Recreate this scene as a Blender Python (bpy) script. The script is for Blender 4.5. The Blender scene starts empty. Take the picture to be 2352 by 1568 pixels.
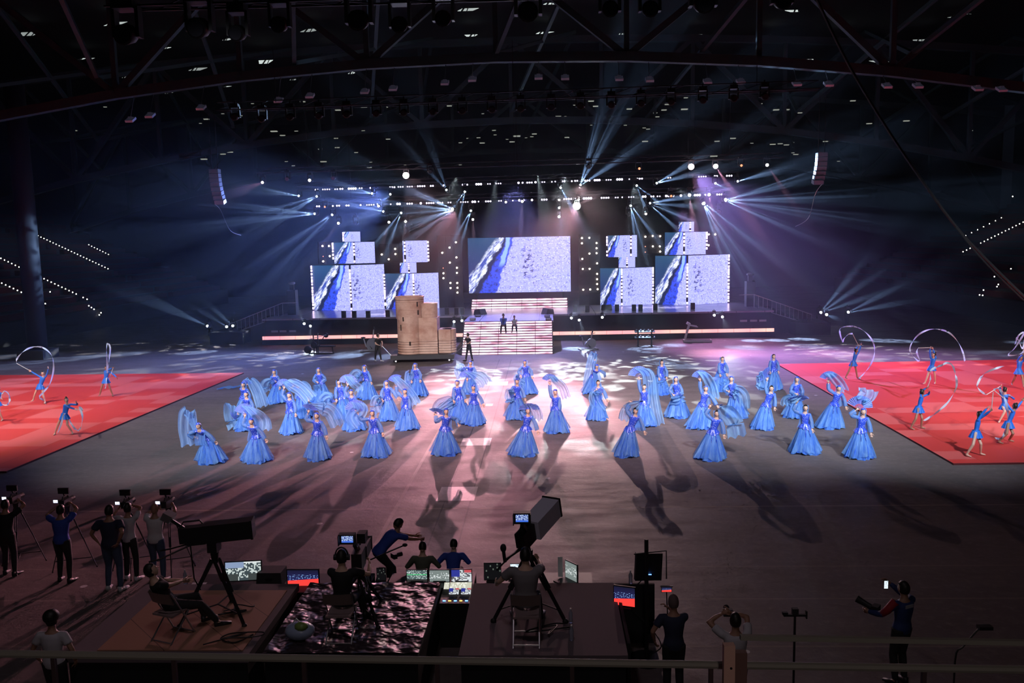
import bpy, math, random
from mathutils import Vector, Matrix, Quaternion
PI = math.pi
R = math.radians
S = bpy.context.scene
COL = S.collection
random.seed(7)

# ------------------------------------------------------------------ camera
IW, IH, F = 2352, 1568, 1898.9
CAM = Vector((2.513, 0.0, 7.195))
_yaw, _pit, _rol = R(2.451), R(6.938), R(-1.203)
FWD = Vector((-math.sin(_yaw)*math.cos(_pit), math.cos(_yaw)*math.cos(_pit), -math.sin(_pit)))
_r = Vector((math.cos(_yaw), math.sin(_yaw), 0)); _u = _r.cross(FWD)
CR = math.cos(_rol)*_r + math.sin(_rol)*_u
CU = -math.sin(_rol)*_r + math.cos(_rol)*_u
cd = bpy.data.cameras.new('camera'); co = bpy.data.objects.new('camera', cd); COL.objects.link(co)
cd.sensor_width = 36; cd.lens = F/IW*36; cd.clip_end = 600; cd.clip_start = .05
M = Matrix((CR, CU, -FWD)).transposed().to_4x4(); M.translation = CAM
co.matrix_world = M
S.camera = co

def _ray(px, py): return FWD + (px-IW/2)/F*CR - (py-IH/2)/F*CU
def G(px, py, z=0.0):                      # pixel -> point on a level z
    d = _ray(px, py); return CAM + d*((z-CAM.z)/d.z)
def at(px, py, Y):                         # pixel -> point at distance Y
    d = _ray(px, py); return CAM + d*(Y/d.y)
def lerp(a, b, t): return a+(b-a)*t

# ------------------------------------------------------------------ colour management, cycles options
S.view_settings.view_transform = 'Standard'; S.view_settings.look = 'None'
S.view_settings.gamma = 1; S.view_settings.use_curve_mapping = False
S.view_settings.exposure = 0.0
cy = S.cycles
cy.use_denoising = True; cy.denoiser = 'OPENIMAGEDENOISE'
cy.max_bounces = 5; cy.diffuse_bounces = 1; cy.glossy_bounces = 2; cy.transmission_bounces = 4
cy.volume_bounces = 0; cy.transparent_max_bounces = 14
cy.use_adaptive_sampling = True; cy.adaptive_threshold = 0.05; cy.adaptive_min_samples = 16
cy.sample_clamp_indirect = 3; cy.sample_clamp_direct = 0
cy.use_light_tree = True
cy.caustics_reflective = False; cy.caustics_refractive = False

# ------------------------------------------------------------------ world
W = bpy.data.worlds.new('world'); S.world = W; W.use_nodes = True
W.node_tree.nodes['Background'].inputs[0].default_value = (.16, .2, .35, 1)
W.node_tree.nodes['Background'].inputs[1].default_value = .010

# ------------------------------------------------------------------ material helpers
def mat(name, col, rough=.6, metal=0, emit=None, es=0, alpha=1, spec=.5, trans=0):
    m = bpy.data.materials.new(name); m.use_nodes = True
    b = m.node_tree.nodes['Principled BSDF']
    b.inputs['Base Color'].default_value = (*col, 1); b.inputs['Roughness'].default_value = rough
    b.inputs['Metallic'].default_value = metal; b.inputs['Specular IOR Level'].default_value = spec
    b.inputs['Alpha'].default_value = alpha; b.inputs['Transmission Weight'].default_value = trans
    if emit:
        b.inputs['Emission Color'].default_value = (*emit, 1); b.inputs['Emission Strength'].default_value = es
    return m
class NT:                                   # small node-tree writer
    def __init__(s, tree): s.t = tree
    def n(s, typ, ins=None, **kw):
        nd = s.t.nodes.new(typ)
        for k, v in kw.items(): setattr(nd, k, v)
        for k, v in (ins or {}).items():
            if isinstance(v, bpy.types.NodeSocket): s.t.links.new(v, nd.inputs[k])
            else: nd.inputs[k].default_value = v
        return nd
    def m(s, op, a, b=0.0, c=None, clamp=False):
        i = {0: a, 1: b}
        if c is not None: i[2] = c
        return s.n('ShaderNodeMath', i, operation=op, use_clamp=clamp).outputs[0]
    def mix(s, f, a, b):
        nd = s.n('ShaderNodeMix', data_type='RGBA')
        for k, v in ((0, f), (6, a), (7, b)):
            if isinstance(v, bpy.types.NodeSocket): s.t.links.new(v, nd.inputs[k])
            else: nd.inputs[k].default_value = v if k == 0 else (*v[:3], 1)
        return nd.outputs[2]
    def ramp(s, x, a, b):                   # linear 0..1 between a and b
        nd = s.n('ShaderNodeMapRange', {0: x, 1: a, 2: b}); return nd.outputs[0]
    def sep(s, v):
        nd = s.n('ShaderNodeSeparateXYZ', {0: v}); return nd.outputs
    def comb(s, x, y, z):
        return s.n('ShaderNodeCombineXYZ', {0: x, 1: y, 2: z}).outputs[0]
    def noise(s, v, scale, detail=3, rough=.5):
        return s.n('ShaderNodeTexNoise', {'Vector': v, 'Scale': scale, 'Detail': detail, 'Roughness': rough}).outputs[0]
    def link(s, a, b): s.t.links.new(a, b)

# ------------------------------------------------------------------ haze in the stage half of the hall
hz = bpy.data.materials.new('stage_haze'); hz.use_nodes = True
t = NT(hz.node_tree); hz.node_tree.nodes.remove(hz.node_tree.nodes['Principled BSDF'])
sc = t.n('ShaderNodeVolumeScatter', {'Color': (.8, .86, 1, 1), 'Density': .003, 'Anisotropy': .25})
t.link(sc.outputs[0], hz.node_tree.nodes['Material Output'].inputs['Volume'])

# ------------------------------------------------------------------ lights
def spot(loc, target, power, col, ang, blend=.3, rad=.1, parent=None, name='spot_light'):
    l = bpy.data.lights.new(name, 'SPOT'); l.energy = power; l.color = col
    l.spot_size = R(ang); l.spot_blend = blend; l.shadow_soft_size = rad
    o = bpy.data.objects.new(name, l); COL.objects.link(o)
    q = (Vector(target)-Vector(loc)).to_track_quat('-Z', 'Y')
    if parent is not None:
        o.parent = parent; o.location = Vector(loc)-parent.location
    else: o.location = loc
    o.rotation_mode = 'QUATERNION'; o.rotation_quaternion = q
    return o
def gobo(o, scale, lo, hi, stretch=1.0, seed=0.0):      # a real pattern wheel: blobs in the spot's cone
    l = o.data; l.use_nodes = True; t = NT(l.node_tree)
    em = [x for x in l.node_tree.nodes if x.type == 'EMISSION'][0]
    tc = t.n('ShaderNodeTexCoord')
    x, y, z = t.sep(tc.outputs['Normal'])
    v = t.comb(t.m('MULTIPLY', t.m('DIVIDE', x, z), stretch), t.m('DIVIDE', y, z), seed)
    if lo is None:
        w = t.n('ShaderNodeTexVoronoi', {'Vector': v, 'Scale': scale}).outputs['Distance']
        s_ = t.m('LESS_THAN', w, hi)
    else:
        s_ = t.n('ShaderNodeMapRange', {0: t.noise(v, scale, 1), 1: lo, 2: hi}).outputs[0]
    t.link(s_, em.inputs['Strength'])

# big back lights on the stage rig: long shadows fall towards the camera
STAR = at(1325, 472, 63)
spot(STAR, (-1.8, 25, 0), 92000, (1, .40, .48), 28, .9, .07, name='back_wash')
spot(at(1042, 481, 63), (-5, 27, 0), 26000, (1, .42, .52), 30, .9, .08, name='back_wash')
spot(at(1332, 427, 63), (4, 33, 0), 12000, (1, .62, .6), 40, .9, .1, name='back_wash')
spot(at(933, 402, 61), (2, 40, 0), 7000, (1, .55, .58), 40, 1, .3, name='back_wash')
# front-of-house spots from the balcony behind the viewer, and overhead truss washes
for x, tx, ty, p, c in ((-13, -10, 32, 30000, (.80, .88, 1)), (-7, -5, 33, 28000, (1, .74, .80)), (-1, 0, 33, 27000, (1, .72, .77)), (5, 5, 33, 27000, (1, .78, .85)), (11, 10, 33, 30000, (.85, .9, 1)), (17, 14, 32, 30000, (.8, .88, 1)),
                        (-17, -22, 36, 26000, (.95, .95, 1)), (22, 22, 35, 28000, (.95, .95, 1)), (-6, -6, 41, 22000, (.9, .88, 1)), (7, 7, 41, 22000, (.9, .88, 1))):
    spot((x, 7, 16.5), (tx, ty, 0), p*1.12, c, 27, 1, .35, name='front_spot')
spot((-6, 8, 16), (-5.2, 49.6, 1.6), 30000, (1, .84, .78), 9, .5, .3, name='tower_fill_spot')  # extra spot added to brighten the clay tower
spot((3, -7, 11), (2, 8, 3), 420, (1, .86, .78), 80, 1, .5, name='rail_fill')  # unseen fill added behind the viewer to brighten rail and crew
for x, y, z, tx, ty, p, c, a in (
    (-9, 26, 14, -6, 38, 2500, (.7, .8, 1), 62), (9, 26, 14, 7, 38, 2000, (.8, .75, .95), 62),
    (-2, 34, 15.5, 1.5, 43, 13000, (1, .60, .52), 44),
    (-24, 30, 15.5, -24, 36, 19000, (1, .84, .76), 96), (26, 30, 15.5, 26, 35, 21000, (1, .84, .74), 96),
    (0, 6, 18, 0, 18, 560, (.9, .75, .85), 90)):
    spot((x, y, z), (tx, ty, 0), p, c, a, .9, .6, name='front_wash')
# pattern spots that scatter light patches over the floor before the stage
for (x, z, px, py, p, a, sc_, lo, hi, s_, sd) in (
    (-8, 11, 320, 800, 50000, 26, 34, .56, .64, .5, 1), (-4, 11, 560, 830, 55000, 26, 34, .56, .64, .6, 2),
    (-10, 11, 650, 812, 150000, 5.5, 150, None, .32, 1, 3), (10, 11, 1725, 795, 150000, 5.5, 150, None, .32, 1, 4),
    (5, 11, 1345, 797, 110000, 6, 150, None, .32, 1, 5), (9, 11, 1560, 850, 34000, 26, 34, .56, .64, .6, 6),
    (12, 11, 1960, 810, 50000, 26, 34, .56, .64, .5, 7), (4, 12, 1250, 880, 24000, 26, 30, .52, .64, .7, 8),
    (2, 12, 1320, 850, 50000, 12, 60, .44, .6, .6, 11), (-1, 12, 1080, 860, 40000, 10, 60, .46, .6, .6, 12),
    (-4, 12, 960, 880, 26000, 24, 30, .54, .64, .7, 9)):
    gobo(spot((x, 62, z), G(px, py), p, (.85, .95, .95), a, .2, .03, name='pattern_spot'), sc_, lo, hi, s_, sd)

# ------------------------------------------------------------------ mesh helpers
def frame(d, side=None):
    d = d.normalized()
    if side is None or abs(side.normalized().dot(d)) > .98:
        side = Vector((0, 0, 1)) if abs(d.z) < .9 else Vector((1, 0, 0))
        a = d.cross(side).normalized()
    else: a = (side - d*side.dot(d)).normalized()
    return a, d.cross(a).normalized()
class MB:
    def __init__(s): s.v = []; s.f = []; s.mi = []; s.uv = None
    def add(s, vs, fs, mi=0):
        k = len(s.v); s.v += [tuple(v) for v in vs]; s.f += [tuple(i+k for i in f) for f in fs]; s.mi += [mi]*len(fs); return s
    def box(s, c, d, mi=0, rz=0, rx=0, ry=0, taper=1.0):
        m = Matrix.Rotation(rz, 3, 'Z') @ Matrix.Rotation(ry, 3, 'Y') @ Matrix.Rotation(rx, 3, 'X'); c = Vector(c)
        vs = []
        for z in (-.5, .5):
            k = taper if z > 0 else 1
            for x, y in ((-.5, -.5), (.5, -.5), (.5, .5), (-.5, .5)):
                vs.append(c + m @ Vector((x*d[0]*k, y*d[1]*k, z*d[2])))
        return s.add(vs, [(3, 2, 1, 0), (4, 5, 6, 7), (0, 1, 5, 4), (1, 2, 6, 5), (2, 3, 7, 6), (3, 0, 4, 7)], mi)
    def bar(s, a, b, w, h=None, mi=0):
        a, b = Vector(a), Vector(b); x, y = frame(b-a); h = h or w
        vs = [p + x*i*w/2 + y*j*h/2 for p in (a, b) for i, j in ((-1, -1), (1, -1), (1, 1), (-1, 1))]
        return s.add(vs, [(3, 2, 1, 0), (4, 5, 6, 7), (0, 1, 5, 4), (1, 2, 6, 5), (2, 3, 7, 6), (3, 0, 4, 7)], mi)
    def tube(s, pts, rad, n=8, mi=0, side=None, cap=True):
        # rad: number, list of numbers or list of (ra, rb) with ra along `side`
        pts = [Vector(p) for p in pts]; N = len(pts)
        if not isinstance(rad, (list, tuple)): rad = [rad]*N
        vs = []; prev = None
        for i, p in enumerate(pts):
            d = (pts[min(i+1, N-1)]-pts[max(i-1, 0)])
            if d.length < 1e-7: d = Vector((0, 0, 1))
            a, b = frame(d, side if side is not None else prev); prev = a
            ra, rb = rad[i] if isinstance(rad[i], (list, tuple)) else (rad[i], rad[i])
            for k in range(n):
                t_ = 2*PI*k/n; vs.append(p + a*ra*math.cos(t_) + b*rb*math.sin(t_))
        fs = [(i*n+k, i*n+(k+1) % n, (i+1)*n+(k+1) % n, (i+1)*n+k) for i in range(N-1) for k in range(n)]
        if cap: fs += [tuple(range(n))[::-1], tuple(range((N-1)*n, N*n))]
        return s.add(vs, fs, mi)
    def ell(s, c, r, nu=12, nv=8, mi=0, rot=None):
        c = Vector(c); r = r if isinstance(r, (tuple, list)) else (r, r, r); vs = []
        for j in range(nv+1):
            ph = -PI/2+PI*j/nv
            for i in range(nu):
                t_ = 2*PI*i/nu; v = Vector((r[0]*math.cos(ph)*math.cos(t_), r[1]*math.cos(ph)*math.sin(t_), r[2]*math.sin(ph)))
                vs.append(c + (rot @ v if rot else v))
        fs = [(j*nu+i, j*nu+(i+1) % nu, (j+1)*nu+(i+1) % nu, (j+1)*nu+i) for j in range(nv) for i in range(nu)]
        return s.add(vs, fs, mi)
    def lathe(s, prof, n=24, mi=0, c=(0, 0, 0), rippl=None):
        c = Vector(c); vs = []
        for r_, z in prof:
            for k in range(n):
                t_ = 2*PI*k/n; q = r_*(rippl(t_, z) if rippl else 1); vs.append(c+Vector((q*math.cos(t_), q*math.sin(t_), z)))
        N = len(prof)
        fs = [(i*n+k, i*n+(k+1) % n, (i+1)*n+(k+1) % n, (i+1)*n+k) for i in range(N-1) for k in range(n)]
        return s.add(vs, fs, mi)
    def grid(s, fn, nu, nv, mi=0):
        vs = [fn(i/nu, j/nv) for j in range(nv+1) for i in range(nu+1)]
        fs = [(j*(nu+1)+i, j*(nu+1)+i+1, (j+1)*(nu+1)+i+1, (j+1)*(nu+1)+i) for j in range(nv) for i in range(nu)]
        return s.add(vs, fs, mi)
    def mesh(s, name, mats, smooth=False, uvf=None):
        me = bpy.data.meshes.new(name); me.from_pydata(s.v, [], s.f); me.update()
        for m in (mats if isinstance(mats, (list, tuple)) else [mats]): me.materials.append(m)
        if any(s.mi): me.polygons.foreach_set('material_index', s.mi)
        if smooth: me.polygons.foreach_set('use_smooth', [True]*len(me.polygons))
        if uvf:
            uv = me.uv_layers.new(name='uv')
            for lo in me.loops: uv.data[lo.index].uv = uvf(Vector(s.v[lo.vertex_index]))
        return me
    def build(s, name, mats, parent=None, smooth=False, loc=None, uvf=None):
        o = bpy.data.objects.new(name, s.mesh(name, mats, smooth, uvf)); COL.objects.link(o)
        if parent is not None: o.parent = parent
        if loc is not None: o.location = loc
        return o
def tag(o, label, cat, group=None, kind=None):
    o['label'] = label; o['category'] = cat
    if group: o['group'] = group
    if kind: o['kind'] = kind
    return o
def thing(name, label, cat, loc=(0, 0, 0), rz=0, group=None):
    o = bpy.data.objects.new(name, None); COL.objects.link(o); o.location = loc; o.rotation_euler = (0, 0, rz)
    o.empty_display_size = .1
    return tag(o, label, cat, group)
def struct(name, mb, m, smooth=False, uvf=None):
    o = mb.build(name, m, None, smooth, None, uvf); o['kind'] = 'structure'; return o
def dup(o, parent=None):
    c = o.copy(); COL.objects.link(c)
    if parent is not None: c.parent = parent
    for ch in o.children: dup(ch, c)
    return c
def bez(pts, n):                              # Catmull-Rom through points
    pts = [Vector(p) for p in pts]; P_ = [pts[0]]+pts+[pts[-1]]; out = []; k = len(pts)-1
    for j in range(n+1):
        t_ = j/n*k; i = min(int(t_), k-1); t_ -= i
        a, b, c, d = P_[i:i+4]
        out.append(.5*((2*b)+(c-a)*t_+(2*a-5*b+4*c-d)*t_*t_+(3*b-3*c+d-a)*t_**3))
    return out
BLACK = mat('black_metal', (.012, .012, .014), .5)
DARK = mat('dark_grey', (.03, .03, .034), .6)
STEEL = mat('roof_steel', (.02, .05, .055), .7)
CHROME = mat('grey_metal', (.4, .4, .42), .35, .8)
WHITE = mat('white_paint', (.7, .7, .72), .5)
BLUEGLOW = mat('blue_indicator', (0, 0, 0), emit=(.1, .3, 1), es=6)
def glow(name, col, es): return mat(name, (0, 0, 0), .5, emit=col, es=es)

# ------------------------------------------------------------------ hall: floor, walls, roof
fm = bpy.data.materials.new('hall_floor'); fm.use_nodes = True; t = NT(fm.node_tree); b = fm.node_tree.nodes['Principled BSDF']
g = t.n('ShaderNodeNewGeometry'); pos = g.outputs['Position']; X, Y, Z = t.sep(pos)
big = t.noise(pos, .25, 4); fine = t.noise(pos, 5, 6, .7); mid = t.noise(t.comb(t.m('MULTIPLY', X, .35), Y, 0), 1.6, 5, .65)
c = t.mix(t.ramp(big, .3, .7), (.125, .10, .10), (.17, .138, .135))
c = t.mix(t.m('MULTIPLY', t.ramp(fine, .5, .72), .45), c, (.26, .22, .21))
c = t.mix(t.m('MULTIPLY', t.ramp(mid, .5, .75), .35), c, (.07, .066, .066))
# tyre arcs: thin rings around several centres
for cx, cy_, rr in ((1.5, 42, 3.2), (3.5, 45, 4.5), (-1, 47, 5), (5, 40, 3.6), (2.5, 47, 2.6), (0, 43, 6), (6.5, 46, 5.2)):
    dd = t.n('ShaderNodeVectorMath', {0: t.comb(t.m('SUBTRACT', X, cx), t.m('SUBTRACT', Y, cy_), 0)}, operation='LENGTH').outputs['Value']
    k = t.m('LESS_THAN', t.m('ABSOLUTE', t.m('SUBTRACT', dd, rr)), .035)
    k = t.m('MULTIPLY', k, t.ramp(t.noise(pos, .5, 2), .45, .6))
    c = t.mix(t.m('MULTIPLY', k, .6), c, (.05, .045, .045))
def band(c, ax, p, w, col, f, lo=None, hi=None, bx=None, slope=0):
    q = t.m('SUBTRACT', ax, p) if not slope else t.m('SUBTRACT', t.m('SUBTRACT', ax, p), t.m('MULTIPLY', bx, slope))
    k = t.m('LESS_THAN', t.m('ABSOLUTE', q), w)
    if lo is not None: k = t.m('MULTIPLY', k, t.m('MULTIPLY', t.m('GREATER_THAN', bx, lo), t.m('LESS_THAN', bx, hi)))
    return t.mix(t.m('MULTIPLY', k, f), c, col)
# worn court lines and joints that run across and along
for yy, w_, f_ in ((21.7, .045, .5), (15.95, .03, .3), (14.0, .03, .3), (12.55, .04, .35), (11.2, .03, .3), (17.6, .03, .25), (10.3, .03, .3)):
    c = band(c, Y, yy, w_, (.34, .29, .24), f_)
c = band(c, X, -1.7, .05, (.4, .34, .32), .55, 19, 37, Y)
for xx in (-.42, .30): c = band(c, X, xx, .02, (.02, .02, .02), .75, 12, 50, Y)
fl = t.n('ShaderNodeTexVoronoi', {'Vector': pos, 'Scale': .45}).outputs['Distance']
c = t.mix(t.m('LESS_THAN', fl, .035), c, (.5, .5, .5))       # scraps of litter
t.link(c, b.inputs['Base Color'])
t.link(t.n('ShaderNodeMapRange', {0: mid, 1: .3, 2: .8, 3: .5, 4: .72}).outputs[0], b.inputs['Roughness'])
b.inputs['Specular IOR Level'].default_value = .22
bp = t.n('ShaderNodeBump', {'Height': fine, 'Strength': .5, 'Distance': .02}); t.link(bp.outputs[0], b.inputs['Normal'])
struct('floor', MB().add([(-75, -12, 0), (75, -12, 0), (75, 130, 0), (-75, 130, 0)], [(0, 1, 2, 3)]), fm)
wallm = mat('dark_wall', (.012, .012, .015), .9)
struct('wall_back', MB().box((0, 118, 12), (130, .6, 24)), wallm)
struct('wall_left', MB().box((-66, 60, 12), (.6, 120, 24)), wallm)
struct('wall_right', MB().box((68, 60, 12), (.6, 120, 24)), wallm)
struct('ceiling', MB().box((0, 55, 25.2), (150, 140, .3)), mat('ceiling_panels', (.008, .009, .011), .9))
# light rectangles stuck on the floor
patch_m = bpy.data.materials.new('floor_sheet'); patch_m.use_nodes = True; t2 = NT(patch_m.node_tree); b2 = patch_m.node_tree.nodes['Principled BSDF']
nz = t2.noise(t2.n('ShaderNodeNewGeometry').outputs['Position'], 6, 6, .75)
t2.link(t2.mix(t2.ramp(nz, .35, .75), (.5, .46, .45), (.8, .75, .72)), b2.inputs['Base Color']); b2.inputs['Roughness'].default_value = .5
for (x0, y0, x1, y1, w_) in ((1118, 885, 1165, 876, 'farthest and faintest of the pale floor sheets, beyond the dancers'), (1115, 932, 1131, 927, 'smallest pale sheet on the floor between two dancers'),
                         (1057, 1023, 1125, 1006, 'pale sheet taped to the floor right of a front row dancer'), (1001, 1150, 1089, 1118, 'nearest and largest pale sheet taped to the floor, crossed by a shadow')):
    a, b_ = G((x0+x1)/2, y0), G((x0+x1)/2, y1); hw = (G(x1, y0)-G(x0, y0)).x/2
    o = MB().add([(a.x-hw, a.y, .004), (a.x+hw, a.y, .004), (a.x+hw, b_.y, .004), (a.x-hw, b_.y, .004)], [(0, 1, 2, 3)]).build('floor_sheet', patch_m)
    tag(o, w_, 'floor marking')

# sports mats
def mat_tiles(name, seed):
    m = bpy.data.materials.new(name); m.use_nodes = True; t = NT(m.node_tree); b = m.node_tree.nodes['Principled BSDF']
    pos = t.n('ShaderNodeNewGeometry').outputs['Position']; X, Y, Z = t.sep(pos)
    cell = t.comb(t.m('FLOOR', t.m('DIVIDE', X, 2)), t.m('FLOOR', t.m('DIVIDE', Y, 1.0)), seed)
    rnd = t.n('ShaderNodeTexWhiteNoise', {'Vector': cell}).outputs['Value']
    w = t.noise(pos, .15, 1)
    c = t.mix(t.m('MULTIPLY', t.m('GREATER_THAN', t.m('ADD', rnd, t.m('MULTIPLY', w, .6)), .95), .8), (.66, .052, .045), (.74, .14, .13))
    fx = t.m('LESS_THAN', t.m('ABSOLUTE', t.m('SUBTRACT', t.m('FRACT', t.m('DIVIDE', X, 2)), .5)), .496)
    c = t.mix(t.m('MULTIPLY', t.m('SUBTRACT', 1, fx), .5), c, (.2, .02, .02))
    t.link(c, b.inputs['Base Color']); b.inputs['Roughness'].default_value = .55
    return m
edge = mat('mat_edge', (.08, .004, .008), .7)
a1, a2 = G(560, 858), G(15, 1086); c1, c2 = G(1785, 838), G(2190, 1068)
def slab(name, pts, m, label):
    mb = MB(); n = len(pts); top = [(p[0], p[1], .06) for p in pts]; bot = [(p[0], p[1], .001) for p in pts]
    mb.add(top+bot, [tuple(range(n))], 0)
    for i in range(n): mb.add([bot[i], bot[(i+1) % n], top[(i+1) % n], top[i]], [(0, 1, 2, 3)], 1)
    return tag(mb.build(name, [m, edge]), label, 'mat')
slab('sports_mat', [(-33, a2.y+.3), (a2.x, a2.y), (a1.x, a1.y), (-36, a1.y+.6)], mat_tiles('red_mat_left', 3), 'red tiled gymnastics mat on the left side of the hall')
slab('sports_mat', [(c2.x, c2.y), (36, c2.y+.3), (38, c1.y+.6), (c1.x, c1.y)], mat_tiles('red_mat_right', 9), 'red tiled gymnastics mat on the right side of the hall')

# roof trusses: one thing each, chords and diagonals
hatch = glow('roof_lamp_panel', (.75, .9, .85), 1.1)
DR_ = (7.0, 3.0)
def arch(X, zc, drop, span=48): return zc-drop*(X/span)**2
for i, (Yt, zb, zt, w, lab) in enumerate(((30, 17.5, 23.5, .5, 'nearest steel roof truss crossing overhead'), (46, 17, 22.5, .45, 'steel roof truss with hanging lamps, before the stage'),
                                    (66, 16.5, 22.5, .45, 'steel roof truss above the stage'), (88, 16.5, 22, .45, 'steel roof truss far behind the stage'))):
    tr = thing('roof_truss', lab, 'roof truss', (0, Yt, 0))
    n = 14; xs = [-49+7*k for k in range(n+1)]
    for nm, zz in (('bottom_chord', zb), ('top_chord', zt)):
        m_ = MB()
        for k in range(n): m_.bar((xs[k], 0, arch(xs[k], zz, DR_[zz > 20])), (xs[k+1], 0, arch(xs[k+1], zz, DR_[zz > 20])), w, w*1.1)
        m_.build(nm, STEEL, tr)
    for k in range(n):
        xm = (xs[k]+xs[k+1])/2
        up = k % 2 == 0
        za, zb_ = (arch(xs[k], zb, 7.0), arch(xs[k+1], zt, 3.0)) if up else (arch(xs[k], zt, 3.0), arch(xs[k+1], zb, 7.0))
        MB().bar((xs[k], 0, za), (xs[k+1], 0, zb_), w*.75).build('diagonal', STEEL, tr)
        if k: MB().bar((xs[k], 0, arch(xs[k], zb, 7.0)), (xs[k], 0, arch(xs[k], zt, 3.0)), w*.6).build('vertical', STEEL, tr)
# purlins between the trusses
for i in range(9):
    x = -44+11*i
    pl = MB()
    for y0, y1 in ((30, 46), (46, 66), (66, 88)):
        for s_ in (0, 1): pl.bar((x+(0, 5)[s_], y0, arch(x, (17.2, 23)[s_], 3.0)), (x+(5, 0)[s_], y1, arch(x, (23, 17.2)[s_], 3.0)), .22)
    o = pl.build('cross_brace', STEEL); o['kind'] = 'structure'
# lamp panels seen through the roof steel
PAN = [(70, 75, 50, 14), (255, 52, 36, 14), (380, 108, 16, 8), (447, 157, 30, 10), (518, 88, 16, 9), (612, 140, 34, 12), (710, 67, 42, 12), (760, 122, 22, 10), (808, 165, 18, 9),
       (672, 181, 14, 6), (1070, 19, 38, 12), (1087, 79, 30, 9), (1103, 127, 28, 8), (948, 147, 14, 6), (517, 197, 12, 5), (385, 212, 14, 6), (287, 175, 16, 7), (1248, 73, 34, 9), (1246, 121, 18, 8), (1430, 76, 18, 8), (1411, 126, 20, 8),
       (1590, 80, 36, 10), (1567, 130, 18, 8), (1772, 84, 22, 9), (1715, 133, 20, 9), (1933, 89, 30, 11), (1864, 136, 14, 8), (2116, 91, 34, 9), (2030, 139, 34, 8), (1832, 22, 30, 10),
       (2227, 29, 12, 7), (2190, 37, 12, 5), (1265, 5, 34, 10), (1700, 105, 0, 0), (640, 5, 40, 8), (185, 133, 12, 7), (205, 133, 8, 8)]
random.seed(4)
pm = {}
for k, (px, py, w_, h_) in enumerate(PAN):
    if not w_: continue
    zc = 24; p = G(px, py, zc); p = at(px, py, max(40, min(p.y, 75))); s_ = p.y/F
    o = thing('ceiling_light', 'lit lamp panel glimpsed through the dark roof steel', 'ceiling light', p, group='lamp panels between the roof trusses')
    a = w_*s_/2; d_ = h_*s_*1.2; sk = random.choice((-1, 1))*a*.45; cut = random.random() < .4
    MB().add([(-a, 0, -d_*.4), (a*(.2 if cut else .8), 0, -d_*.4), (a+sk, .8, d_*.4), (-a+sk, .8, d_*.4)], [(0, 1, 2, 3), ]).add([(-a, .02, -d_*.4+.03), (a*(.2 if cut else .8), .02, -d_*.4+.03), (a+sk, .83, d_*.4+.03), (-a+sk, .83, d_*.4+.03)], [(3, 2, 1, 0)]).build('panel', glow('lamp_panel_%d' % (k % 3), (.8, .9, .88), (.35, .55, .8)[k % 3]) if k < 3 else pm[k % 3], o)
    if k < 3: pm[k % 3] = o.children[0].data.materials[0]
    MB().bar((-a*.5, -.03, -d_*.45), (-a*.1, .3, d_*.5), .09).bar((a*.1, -.03, -d_*.45), (a*.25, .3, d_*.3), .05).build('brace', BLACK, o)
# hanging floodlights under the second truss
HL = [(300, 275), (345, 265), (462, 247), (640, 230), (712, 220), (838, 210), (903, 203), (1022, 190), (1085, 182), (1237, 177), (1298, 178), (1422, 180), (1492, 183), (1625, 187), (1701, 187), (1830, 192), (1903, 193), (2037, 197), (2108, 197), (2245, 203), (2300, 205)]
lampm = mat('faint_glow_housing', (.35, .34, .42), .4, emit=(.5, .5, .8), es=.02)  # faint glow in the unlit housing stands in for light falling on it
for k, (px, py) in enumerate(HL):
    p = at(px, py, 45.4)
    o = thing('hanging_floodlight', 'unlit grey floodlight hanging on a thin rod below the roof truss', 'floodlight', p, group='floodlights hanging from the roof truss')
    if k == 0:
        MB().box((0, 0, 0), (.42, .5, .12), rx=.5).box((0, .03, .1), (.2, .25, .12)).build('housing', lampm, o)
        proto = o
    else:
        dup(proto.children[0], o)
    MB().tube([(0, 0, .1), (0, .62, arch(p.x, 17, 7.0)-.2-p.z)], .018, 5).build('rod', CHROME, o)
# rows of small dim gleams further back in the roof: lamp fittings
random.seed(11)
gleam = glow('dim_lamp', (.8, .85, .75), .35); first = None
for k in range(92):
    px = random.uniform(420, 1960) if k % 4 else random.uniform(80, 2280); py = random.uniform(232, 385)-abs(px-1176)*.0+(0 if px < 1176 else -12)
    if px > 1960 or px < 420: py = min(py, 300)
    if 1480 < px < 1800 and py > 360: py -= 40
    p = at(px, py, 64+random.uniform(0, 30))
    o = thing('ceiling_lamp', 'small dim strip lamp far back under the roof', 'ceiling light', p, group='strip lamps far under the roof')
    if first is None:
        MB().box((0, 0, 0), (.36, .2, .05)).build('tube', gleam, o); MB().box((0, .05, .06), (.4, .24, .05)).build('tray', DARK, o); first = o
    else:
        for ch in first.children: dup(ch, o)
        s_ = random.uniform(.6, 1.5); o.scale = (s_, s_, s_)

# ------------------------------------------------------------------ haze body
o = MB().box((0, 80, 11), (128, 70, 24)).build('haze', hz); o['kind'] = 'stuff'; tag(o, 'thin blue stage haze hanging over the stage half of the hall', 'haze', kind='stuff')

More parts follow.
